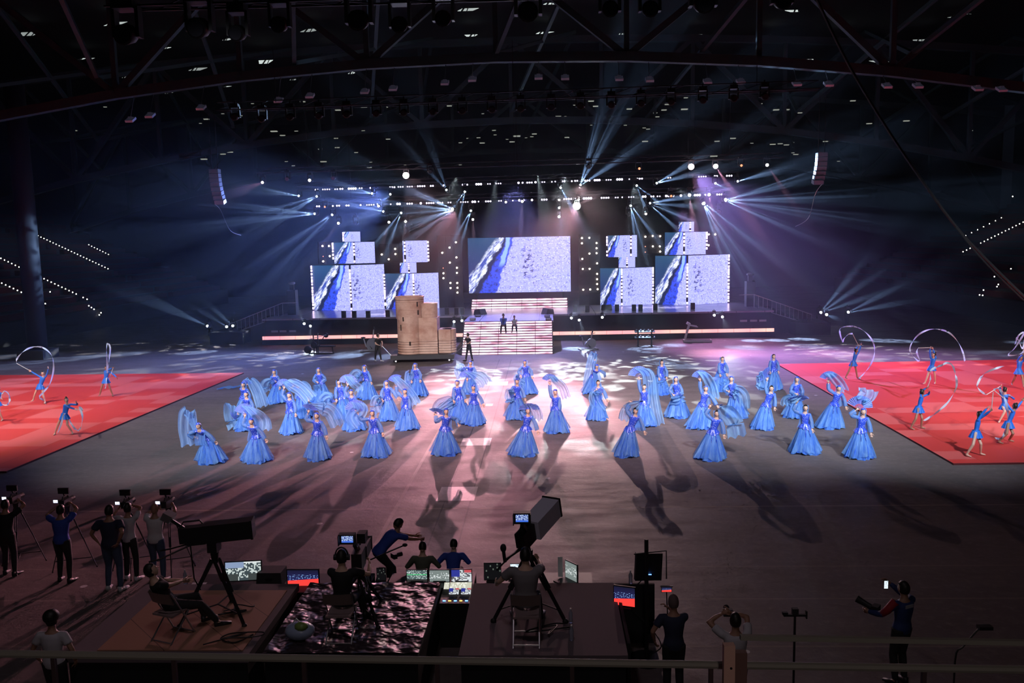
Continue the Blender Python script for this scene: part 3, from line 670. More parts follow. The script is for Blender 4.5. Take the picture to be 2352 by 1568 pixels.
# floor-standing and stage-front lights
for px, py, tg, k, lab in ((480, 750, [(200, 640), (300, 660)], .8, 'small floor light at the far left throwing a faint beam up left'), (522, 751, [(440, 700)], .2, 'floor light left of the stage, left one of a close pair'),
     (536, 749, [(470, 690)], .3, 'floor light left of the stage, right one of a close pair'), (1883, 719, [(2030, 620), (1990, 590), (2060, 660)], .9, 'floor light right of the stage beaming up right'), (1898, 722, [(1930, 735)], .2, 'floor light right of the stage aimed low'),
     (1946, 718, [(2080, 650), (2100, 690)], .8, 'rightmost floor light beaming up right')):
    p = at(px, py, 66); p.z = max(p.z, .3)
    th = head_light(px, py, 66, .1, bw, lab, aim=at(*tg[0], 60)); pz = th.location.z
    MB().box((0, .2, -pz/2), (.3, .3, pz)).build('stand', BLACK, th)
    beams(th, px, py, 66, tg, 9000*k, 9, BLUE, 60)
for px, py, tg, k, lab in ((699, 744, [(680, 700)], .15, 'left one of two small lights on the stage front'), (713, 747.5, [(712, 800)], .15, 'small light low on the left stage front'), (1312, 731, [(1330, 690), (1345, 700)], .35, 'bright small light on the stage front beside the steps'),
     (1330, 734, [(1345, 775)], .25, 'small light on the stage front aimed down'), (1383, 729, [(1400, 705)], .3, 'small light on the stage front with a short beam'), (1640, 724, [(1670, 705)], .25, 'small light on the right stage front'),
     (1659, 727, [(1668, 750)], .2, 'outer small light on the right stage front'), (1043, 738, [(1040, 760)], .2, 'small light on the stage front behind the tower prop'), (1061, 737, [(1058, 700)], .2, 'small light on the stage front left of the steps')):
    th = head_light(px, py, YF-.35, .085, bw, lab, aim=at(*tg[0], YF-4), size=.7); beams(th, px, py, YF-.35, tg, 9000*k, 12, (.7, .85, 1), YF-4)
# unlit heads on the overhead trusses
for px, py in ((540, 268), (602, 272), (667, 268), (733, 265), (797, 262), (865, 260), (928, 258), (995, 256), (1062, 254), (1130, 251), (1196, 249), (1266, 246), (1333, 243), (1404, 240), (1472, 237), (1541, 233), (1614, 229), (1685, 225), (1756, 221)):
    head_light(px, py, 40, .08, None, 'small unlit light hanging from the middle overhead truss', 'unlit lights on the middle overhead truss', size=1.2)
for px, py, lab in ((290, 95, 'leftmost big unlit light of the nearest truss'), (457, 80, 'second big unlit light from the left overhead'), (546, 92, 'long-bodied unlit light hanging low at upper left'), (642, 72, 'smaller unlit light at upper left, right of the long one'),
               (824, 62, 'big round unlit light left of upper centre'), (918, 72, 'long-bodied unlit light left of upper centre'), (1018, 58, 'unlit light with bright rim at upper centre left'), (1213, 42, 'big unlit light at upper centre'),
               (1401, 36, 'unlit light with shiny rim at upper centre right'), (1493, 36, 'long-bodied unlit light at upper right of centre'), (1616, 22, 'biggest unlit light near the top edge'), (1797, 18, 'rightmost unlit light at the top edge')):
    th = head_light(px, py-16, 22.6, .08, None, lab, size=1.9 if 'big' in lab else 1.5)

# ------------------------------------------------------------------ people
def skinmat(name, col): 
    m = mat(name, col, .5); m.node_tree.nodes['Principled BSDF'].inputs['Subsurface Weight'].default_value = 0; return m
SKIN = skinmat('skin', (.66, .42, .32)); SKIN2 = skinmat('skin_tan', (.36, .19, .13))
EYE = mat('eye_dark', (.02, .015, .015), .3); LIP = mat('lips', (.35, .07, .08), .4); HAIR = mat('dark_hair', (.012, .009, .008), .5)
PENDING = []                                   # (object, extra MB) united after all poses are set
def ik(a, b, l1, l2, pole):
    a, b = Vector(a), Vector(b); d = b-a; L = d.length; mx = (l1+l2)*.995
    if L > mx: d = d*(mx/L); b = a+d; L = mx
    if L < abs(l1-l2)+.02: L = abs(l1-l2)+.02
    u = d.normalized(); x = (l1*l1-l2*l2+L*L)/(2*L); h = math.sqrt(max(l1*l1-x*x, 0))
    p = Vector(pole); p = p-u*p.dot(u)
    p = p.normalized() if p.length > 1e-4 else Vector((0, 0, -1))
    return a+u*x+p*h, b
def hand(mb, w, d, n, s, curl=.35, mi=0):       # wrist, direction, palm normal
    d = d.normalized(); n = (n-d*n.dot(d)).normalized(); x = d.cross(n)
    mb.tube([w-d*.015*s, w+d*.03*s, w+d*.085*s], [(.024*s, .018*s), (.04*s, .016*s), (.038*s, .012*s)], 8, mi, x)
    for i, (o_, L) in enumerate(((-.03, .062), (-.01, .074), (.011, .070), (.031, .055))):
        b0 = w+d*.082*s+x*o_*s; p = [b0]; a = 0
        for k in range(3):
            a += curl*(.8+.15*i); p.append(p[-1]+(d*math.cos(a)+n*math.sin(a)+x*o_*.8)*(L/3*s))
        mb.tube(p, [.0105*s, .0098*s, .009*s, .0065*s], 5, mi)
    b0 = w+d*.03*s-x*.036*s
    mb.tube([b0, b0+(d*.6-x*.7+n*.3)*.035*s, b0+(d*1.3-x*.8+n*.6)*.05*s], [.013*s, .011*s, .008*s], 5, mi)
def head(mb, c, m, s):                          # c centre, m rotation; the face looks to -y
    def fn(i, j):
        th = 2*PI*i; ph = -PI/2+PI*j; x, y, z = math.cos(ph)*math.cos(th), math.cos(ph)*math.sin(th), math.sin(ph)
        w = .074*(1-.22*max(0, -z)**1.3); yy = .094*(y if y > 0 else y*(.92-.05*z))
        if z < 0: yy -= .012*(-z)*(1 if y < 0 else -1.6)
        nose = math.exp(-((x/.17)**2+((z+.22)/.2)**2))*.019 if y < 0 else 0
        brow = math.exp(-((z-.12)/.12)**2)*.004 if y < 0 else 0
        return c+m @ Vector((x*w*s, (yy-nose-brow)*s, z*.118*s))
    mb.grid(fn, 20, 14, 0)
    for sx in (-1, 1):
        mb.ell(c+m @ Vector((sx*.031*s, -.082*s, .008*s)), (.011*s, .006*s, .0045*s), 8, 5, 1, m)
        mb.ell(c+m @ Vector((sx*.031*s, -.085*s, .026*s)), (.018*s, .006*s, .003*s), 6, 4, 1, m)
        mb.ell(c+m @ Vector((sx*.074*s, .008*s, -.01*s)), (.01*s, .018*s, .03*s), 6, 5, 0, m)
    mb.ell(c+m @ Vector((0, -.083*s, -.056*s)), (.022*s, .009*s, .007*s), 8, 5, 2, m)
    mb.tube([c+m @ Vector((0, -.09*s, .0)), c+m @ Vector((0, -.108*s, -.026*s)), c+m @ Vector((0, -.088*s, -.034*s))], [.005*s, .0105*s, .006*s], 6, 0)
def remesh_obj(mb, name, mats, parent, vox, extra=None):
    o = mb.build(name, mats, parent); md = o.modifiers.new('r', 'REMESH'); md.mode = 'VOXEL'; md.voxel_size = vox; md.use_smooth_shade = True
    PENDING.append((o, extra, mats)); return o
def finish_people():
    bpy.context.view_layer.update(); dg = bpy.context.evaluated_depsgraph_get(); res = []
    for o, ex, mats in PENDING:
        me = bpy.data.meshes.new_from_object(o.evaluated_get(dg)); mb = MB()
        mb.v = [tuple(v.co) for v in me.vertices]; mb.f = [tuple(p.vertices) for p in me.polygons]; mb.mi = [0]*len(mb.f)
        # relax the voxel surface a little
        n = len(mb.v); acc = [[0, 0, 0, 0] for _ in range(n)]
        for e in me.edges:
            a, b = e.vertices
            for p, q in ((a, b), (b, a)):
                v = mb.v[q]; A = acc[p]; A[0] += v[0]; A[1] += v[1]; A[2] += v[2]; A[3] += 1
        mb.v = [tuple(.35*v[i]+.65*A[i]/A[3] for i in range(3)) if A[3] else v for v, A in zip(mb.v, acc)]
        if ex: mb.add(ex.v, ex.f); mb.mi[-len(ex.f):] = ex.mi
        res.append((o, mb.mesh(o.name, mats, True)))
        bpy.data.meshes.remove(me)
    for o, me in res:
        o.modifiers.clear(); old = o.data; o.data = me; bpy.data.meshes.remove(old)
def rotz(a): return Matrix.Rotation(a, 3, 'Z')
def human(th, s=1.0, pel=(0, 0, .95), lean=(0, 0), hx=(0, 0), hyaw=0, hpit=0, troll=0, lh=None, rh=None, lf=(-.1, 0), rf=(.1, 0), lfz=0, rfz=0,
          lpole=(-.6, .3, -.6), rpole=(.6, .3, -.6), kpole=(0, -1, 0), skin=SKIN, build=1.0, top=None, tsl='short', pants=None, plen=1.0, shoes=None, hair=HAIR, hstyle='short', bare=False, vox=.022, curl=(.35, .35), tyaw=0, sleeve_m=None, palm=None, soles=True):
    """A standing, sitting or bending figure in its own space, looking to -y. Returns the joints."""
    V = Vector; k = s*build
    P0 = V(pel)*s; ch = P0+V((lean[0]*.65, lean[1]*.65, .34-.12*abs(lean[1])))*s
    nk = P0+V((lean[0], lean[1], .52-.35*abs(lean[1])))*s
    up = (nk-P0).normalized(); m_t = rotz(tyaw)
    ax = m_t @ V((1, 0, 0)); ax = V((ax.x, ax.y, troll)).normalized()
    fw = up.cross(ax)*-1
    side = ax
    shL, shR = nk-up*.05*s-ax*.175*k, nk-up*.05*s+ax*.175*k
    hpL, hpR = P0-ax*.088*s, P0+ax*.088*s
    hd = nk+V((hx[0], hx[1]-.03, .165))*s
    if lh is None: lh = tuple((shL+V((-.09, -.03, -.52))*s)/s)
    if rh is None: rh = tuple((shR+V((.09, -.03, -.52))*s)/s)
    elL, haL = ik(shL, V(lh)*s, .285*s, .26*s, lpole); elR, haR = ik(shR, V(rh)*s, .285*s, .26*s, rpole)
    ankL, ankR = V((lf[0], lf[1], .08+lfz))*s, V((rf[0], rf[1], .08+rfz))*s
    knL, ankL = ik(hpL, ankL, .44*s, .43*s, kpole); knR, ankR = ik(hpR, ankR, .44*s, .43*s, kpole)
    tor = [(P0-up*.06*s, (.13, .10)), (P0+up*.04*s, (.155, .112)), (lerp(P0, ch, .45), (.125, .092)), (ch, (.155, .112)), (lerp(ch, nk, .55), (.165, .10)), (nk-up*.03*s, (.10, .075)), (nk+up*.02*s, (.052, .055))]
    def torso(mb, g=0.0, lo=0, hi=7):
        q = tor[lo:hi]; mb.tube([a for a, _ in q], [((r[0]*build+g)*s, (r[1]*(build*1.2-.2)+g)*s) for _, r in q], 16, 0, side)
    def arm(mb, g, t1=2.0, both=True):
        for a, b_, c_ in ((shL, elL, haL), (shR, elR, haR)):
            a0 = lerp(a, nk-up*.09*s, .38); pts = [a0, lerp(a, b_, .08), lerp(a, b_, .4), b_] if t1 >= 1 else [a0, lerp(a, b_, min(.08, t1*.3)), lerp(a, b_, t1*.6), lerp(a, b_, t1)]
            rr = [.045*build+g, .055*build+g, .049*build+g, .040+g] if t1 >= 1 else [.045*build+g, .055*build+g, .055*build+g, .056*build+g]
            if t1 > 1: pts += [lerp(b_, c_, .35), lerp(b_, c_, .97)]; rr += [.040+g, .026+g]
            mb.tube(pts, [r*s for r in rr], 10)
    def leg(mb, g, t1=2.0):
        for a, b_, c_ in ((hpL, knL, ankL), (hpR, knR, ankR)):
            e = lerp(b_, c_, min(1, max(0, t1-1)))
            mb.tube([a+up*.02*s, lerp(a, b_, .4), b_, lerp(b_, e, .4), e], [r*s for r in (.088*build+g, .075*build+g, .055+g, .052+g, .035+g if t1 >= 1.8 else .045+g)], 10)
    body = MB(); torso(body); arm(body, 0)
    body.tube([nk-up*.03*s, lerp(nk, hd, .5), hd-V((0, -.012, .06))*s], [.064*s, .056*s, .058*s], 10)
    leg(body, 0)
    for a, kn in ((ankL, knL), (ankR, knR)):
        fd = rotz(.25 if a is ankR else -.25) @ m_t @ V((0, -1, 0))
        body.tube([a+V((0, 0, .01))*s+fd*-.03*s, a-V((0, 0, .035))*s+fd*.03*s, a-V((0, 0, .052))*s+fd*.13*s, a-V((0, 0, .058))*s+fd*.17*s], [(.035*s, .045*s), (.04*s, .045*s), (.042*s, .026*s), (.03*s, .018*s)], 8, 0, V((1, 0, 0)))
    ex = MB(); hm = m_t @ rotz(hyaw) @ Matrix.Rotation(hpit, 3, 'X')
    head(ex, hd, hm, s)
    pn = palm or V((0, -1, 0))
    hand(ex, haL, (haL-elL), (V(pn) if palm else V((1, -.5, 0))), s, curl[0]); hand(ex, haR, (haR-elR), (V(pn) if palm else V((-1, -.5, 0))), s, curl[1])
    remesh_obj(body, 'body', [skin, EYE, LIP], th, vox*s, ex)
    if hair is not None:
        hb = MB()
        def hf(i, j):
            t_ = 2*PI*i; ph = lerp(-.62 if hstyle != 'cap' else -.3, PI/2, j); x, y, z = math.cos(ph)*math.cos(t_), math.cos(ph)*math.sin(t_), math.sin(ph)
            if y < 0: z = max(z, .42+.25*(-y)*(.6)); q = math.sqrt(max(0, 1-z*z)); l_ = math.hypot(x, y) or 1; q = min(q, 1); x, y = x/l_*q, y/l_*q
            return hd+hm @ V((x*.084*s, y*.105*s+.006*s, z*.123*s+.002*s))
        hb.grid(hf, 20, 10)
        if hstyle == 'bun': hb.ell(hd+hm @ V((0, .06, .12))*s, (.042*s, .042*s, .038*s), 10, 7)
        if hstyle == 'low': hb.ell(hd+hm @ V((0, .11, -.03))*s, (.045*s, .04*s, .05*s), 10, 7)
        hb.build('hair', hair, th, True)
    if top is not None:
        mb = MB(); torso(mb, .014, 0, 6)
        tl = {'short': .62, 'long': 2.0, 'none': .12}[tsl]; arm(mb, .014, tl)
        remesh_obj(mb, 'shirt' if tsl == 'short' else 'jacket', [top], th, vox*s)
    if pants is not None:
        mb = MB(); torso(mb, .012, 0, 2); leg(mb, .014, 1+plen*.95)
        remesh_obj(mb, 'trousers', [pants], th, vox*s)
    if shoes is not None:
        for a, nm in ((ankL, 0), (ankR, 1)):
            fd = rotz(.25 if nm else -.25) @ m_t @ V((0, -1, 0))
            MB().tube([a+V((0, 0, .03))*s-fd*.02*s, a-V((0, 0, .03))*s-fd*.035*s, a-V((0, 0, .04))*s+fd*.09*s, a-V((0, 0, .05))*s+fd*.2*s], [(.042*s, .05*s), (.046*s, .055*s), (.05*s, .038*s), (.038*s, .024*s)], 10, 0, V((1, 0, 0))).build('shoe', shoes, th, True)
    return dict(P0=P0, ch=ch, nk=nk, up=up, ax=ax, shL=shL, shR=shR, elL=elL, elR=elR, haL=haL, haR=haR, hd=hd, hm=hm, hpL=hpL, hpR=hpR, knL=knL, knR=knR, ankL=ankL, ankR=ankR, torso=torso, arm=arm)

# ------------------------------------------------------------------ dancers in blue gowns
def cloth(name, c1, c2, transl, transp, streak=24):
    """pleated tulle: thin lengthwise streaks of a lighter blue, from the mesh's own u coordinate"""
    m = bpy.data.materials.new(name); m.use_nodes = True; t = NT(m.node_tree); nt = m.node_tree; nt.nodes.remove(nt.nodes['Principled BSDF'])
    tc = t.n('ShaderNodeTexCoord'); u, v, _ = t.sep(tc.outputs['UV'])
    rnd = t.n('ShaderNodeObjectInfo').outputs['Random']
    n = t.noise(t.comb(t.m('MULTIPLY', u, streak), t.m('MULTIPLY', v, 1.3), t.m('MULTIPLY', rnd, 40)), 1.0, 4, .65)
    c = t.mix(t.ramp(n, .36, .64), c1, c2)
    d = t.n('ShaderNodeBsdfDiffuse', {'Color': c}); tr = t.n('ShaderNodeBsdfTranslucent', {'Color': c}); tp = t.n('ShaderNodeBsdfTransparent', {'Color': (.85, .92, 1, 1)})
    a = t.n('ShaderNodeMixShader', {0: transl, 1: d.outputs[0], 2: tr.outputs[0]})
    f = t.m('MULTIPLY', t.m('ADD', 1.25, t.m('MULTIPLY', t.ramp(n, .36, .64), -.6)), transp)
    b_ = t.n('ShaderNodeMixShader', {0: f, 1: a.outputs[0], 2: tp.outputs[0]})
    t.link(b_.outputs[0], nt.nodes['Material Output'].inputs['Surface']); return m
def uvgrid(o, nu, nv):
    uv = o.data.uv_layers.new(name='uv'); n1 = nu+1
    for lo in o.data.loops: i = lo.vertex_index; uv.data[lo.index].uv = ((i % n1)/nu, (i//n1)/nv)
    return o
SKIRT = cloth('tulle_skirt', (.045, .14, .74), (.17, .40, .95), .35, .0, 30)
OVER = cloth('tulle_layer', (.14, .36, .92), (.34, .62, 1), .4, .55, 26)
SHEER = cloth('sheer_sleeve', (.13, .32, .85), (.22, .46, .95), .3, .42, 8)
VEIL = cloth('silk_veil', (.20, .46, .96), (.36, .66, 1), .4, .42, 5)
FANM = cloth('fan_silk', (.20, .32, .95), (.30, .46, 1), .35, .08, 6)
RIB = mat('fan_rib', (.10, .18, .7), .4)
SEQ = bpy.data.materials.new('sequin_bodice'); SEQ.use_nodes = True; t = NT(SEQ.node_tree); b = SEQ.node_tree.nodes['Principled BSDF']
vo = t.n('ShaderNodeTexVoronoi', {'Vector': t.n('ShaderNodeTexCoord').outputs['Object'], 'Scale': 34})
on = t.m('GREATER_THAN', t.sep(vo.outputs['Color'])[0], .52); dot = t.m('MULTIPLY', t.m('LESS_THAN', vo.outputs['Distance'], .3), on)  # white dots put the sequins' sparkle into the colour
t.link(t.mix(dot, (.035, .08, .60), (.85, .9, 1)), b.inputs['Base Color']); b.inputs['Roughness'].default_value = .35
t.link(t.m('MULTIPLY', dot, .3), b.inputs['Metallic'])
BOOT = mat('black_shoe', (.01, .01, .012), .4)

def dancer(row, i, head_px, base_px, hand_px, free_px, label, hair_only=False, tilt=0.0):
    g = G(*base_px); base = Vector((g.x, g.y+.33, 0)); random.seed(row*100+i)
    th = thing('dancer', label, 'dancer', base, group='dancers in blue gowns')
    hp = at(*head_px, base.y)-base
    s = .955; pz = .96
    lx = max(-.3, min(.3, hp.x*.85/s)); low = max(0, min(.45, 1.555-hp.z)); ly = -low*1.0
    hl = at(*hand_px, base.y-.22 if hand_px[1] > head_px[1] and (row, i) != (1, 4) else base.y+(.14 if (row, i) == (1, 4) else -.05))-base
    fr = (at(*free_px, base.y-.1)-base)/s if free_px else None
    face = random.uniform(-.35, .35)
    J = human(th, s, (lx*.15, 0, pz-.25*low), (lx*.85, ly), (0, 0), face, -.12+low*.8, 0, tuple(hl/s), tuple(fr) if fr else None, (-.1, -.05), (.12, .05), lpole=(-.7, .2, -.5), rpole=(.7, .3, -.5),
              hair=HAIR, hstyle='low', build=.82, shoes=BOOT, vox=.025, palm=(0, -1, 0))
    mb = MB(); J['torso'](mb, .016, 2, 6); mb.tube([lerp(J['P0'], J['ch'], .15), lerp(J['P0'], J['ch'], .6)], [(.125*s, .1*s), (.122*s, .095*s)], 14, 0, J['ax']); J['arm'](mb, .013, .3)
    bod = remesh_obj(mb, 'bodice', [SEQ], th, .024)
    # skirt, its sheer outer layer and the peplum
    cx, cy_ = J['P0'].x, J['P0'].y; hxo = random.uniform(-.04, .04)+(-J['P0'].x if abs(lx) < .1 else -lx*.7); rx = random.uniform(.39, .50); ry = random.uniform(.33, .42)
    for nm, m_, ex, ztop, zb, seed in (('skirt', SKIRT, 0, .06, .03, random.random()*6), ('skirt_overlay', OVER, .035, .05, .09, random.random()*6)):
        f1, f2 = random.choice((7, 8, 9)), random.choice((13, 15, 17))
        def fn(u, v, ex=ex, seed=seed):
            a = 2*PI*u; z = lerp(J['P0'].z+ztop, zb, v); q = v**.85; e = 1+v*(.10*math.sin(f1*a+seed)+.07*math.sin(f2*a+2*seed+v*2)+.03*math.sin(29*a+seed))
            r1, r2 = lerp(.135, rx+ex, q)*e, lerp(.112, ry+ex, q)*e
            return Vector((cx+hxo*q+r1*math.cos(a), cy_*(1-q)+r2*math.sin(a), z+.05*v*v*math.sin(3*a+seed)+.02*v*math.sin(f2*a)))
        uvgrid(MB().grid(fn, 96, 12).build(nm, m_, th, True), 96, 12)
    mb = MB(); ph = random.random()*6
    mb.grid(lambda u, v: J['P0']+Vector(((.132+.075*v*(1+.25*math.sin(9*2*PI*u+ph)))*math.cos(2*PI*u), (.112+.075*v*(1+.25*math.sin(9*2*PI*u+ph)))*math.sin(2*PI*u), .10-.15*v+.03*v*math.sin(2*2*PI*u+ph))), 48, 4)
    mb.build('peplum', SEQ, th, True)
    # beaded strands down the front
    mb = MB()
    for x0 in (-.03, .05): mb.tube([(cx+x0, cy_-.15, J['P0'].z+.02), (cx+x0*1.6+hxo*.2, cy_-.2, J['P0'].z-.14), (cx+x0*2+hxo*.4, cy_-.26, J['P0'].z-.3)], [.016, .013, .006], 5)
    mb.build('beaded_trim', SEQ, bod, True)
    for a, e_, h_ in ((J['shL'], J['elL'], J['haL']), (J['shR'], J['elR'], J['haR'])):
        mb = MB(); dn = Vector((0, .01, -1)); q_ = lerp(e_, h_, .85); ph = random.random()*5
        def sf(u, v):
            c_ = lerp(a, e_, v*2) if v < .5 else lerp(e_, q_, v*2-1); d_ = ((e_-a) if v < .5 else (q_-e_)); x_, y_ = frame(d_, Vector((0, 1, .2)))
            r_ = .052+.010*math.sin(PI*v)+.016*v; an = 2*PI*u; o_ = x_*math.cos(an)*r_+y_*math.sin(an)*r_
            if o_.z < 0: o_.z *= 1.0+1.0*v
            return c_+o_*(1+.08*math.sin(5*an+ph))
        mb.grid(sf, 18, 8); uvgrid(mb.build('sleeve', SHEER, th, True), 18, 8)
    hd, hm = J['hd'], J['hm']
    if not hair_only:
        mb = MB()
        mb.grid(lambda u, v: hd+hm @ Vector((math.cos(lerp(.35, PI/2, v))*math.cos(2*PI*u)*.088, math.cos(lerp(.35, PI/2, v))*math.sin(2*PI*u)*.108+.012, math.sin(lerp(.35, PI/2, v))*.128+(.03 if math.sin(2*PI*u) < 0 else -.01)*(1-v)))*s, 20, 6)
        mb.build('headdress', SEQ, th, True)
    mb = MB(); ph = random.random()*6
    mb.grid(lambda u, v: hd+Vector(((u-.5)*(.2+.22*v)+.02*math.sin(9*v+ph), .09+.10*v+.02*math.sin(14*u+ph)-(.05*abs(u-.5)*2), .08-.78*v)), 10, 10)
    uvgrid(mb.build('head_veil', SHEER, th, True), 10, 10)
    return th, J, base

def fan_veil(hand_w, ang, spread, rad, edge, path, label, seed=0, wid=.42, vw0=None):
    """silk fan pivoting in the hand with its long veil; points are world points"""
    random.seed(seed)
    th = thing('veil_fan', label, 'fan', hand_w, group='veil fans of the dancers')
    A, SP = R(ang), R(spread); ex_ = Vector((1, 0, 0)); ez = Vector((0, -math.sin(edge), math.cos(edge)))
    def P_(a, r_): return ex_*math.cos(a)*r_+ez*math.sin(a)*r_
    nr = 18; mb = MB()
    mb.grid(lambda u, v: P_(A+SP*(.5-u), lerp(rad*.35, rad, v))+Vector((0, (.012 if int(round(u*nr*2)) % 2 else -.012)*(.4+v), 0)), nr*2, 3); uvgrid(mb.build('fan_leaf', FANM, th), nr*2, 3); leaf = [c for c in th.children if c.name.startswith('fan_leaf')][0]
    mb = MB()
    for k in range(nr//2+1):
        a = A+SP*(.5-k/(nr//2)); mb.bar(P_(a, .0), P_(a, rad*.98)+Vector((0, -.014, 0)), .010, .005)
    mb.build('ribs', RIB, leaf)
    pts = [Vector((0, 0, 0))+P_(A, rad*.8)]+[Vector(p)-hand_w for p in path]
    C_ = bez(pts, 24); f1 = random.uniform(2, 3.5); ph = random.random()*6
    w0 = (P_(A-SP/2, rad)-P_(A+SP/2, rad))*(vw0 or .5)
    def vf(u, v):
        i = min(23, int(v*24)); f_ = v*24-i; c_ = lerp(C_[i], C_[i+1], f_); d_ = (C_[i+1]-C_[i]).normalized() if (C_[i+1]-C_[i]).length > 1e-5 else Vector((0, 0, -1))
        pw = d_.cross(Vector((0, 1, 0)));
        if pw.length < .2: pw = Vector((1, 0, 0))
        pw = pw.normalized()
        if pw.dot(w0) < 0: pw = -pw
        wv = w0.normalized()*w0.length*.5*2*(1-min(1, v*2.2))+pw*wid*min(1, v*2.2)*(1+.25*v)
        k = (u-.5); q = c_+wv*k*1.0
        q.y += .07*math.sin(f1*2*PI*k+ph+v*3)*min(1, v*3)+.05*math.sin(7*v+ph)
        q += d_*.03*math.sin(5*k*PI+ph)*v
        return q
    mb = MB(); mb.grid(vf, 22, 26); uvgrid(mb.build('veil', VEIL, th, True), 22, 26)
    return th

ORD = ['leftmost', 'second from left', 'third from left', 'fourth from left', 'fifth from left', 'fifth from right', 'fourth from right', 'third from right', 'second from right', 'rightmost']
ROWN = {1: 'front', 2: 'second', 3: 'third', 4: 'back'}
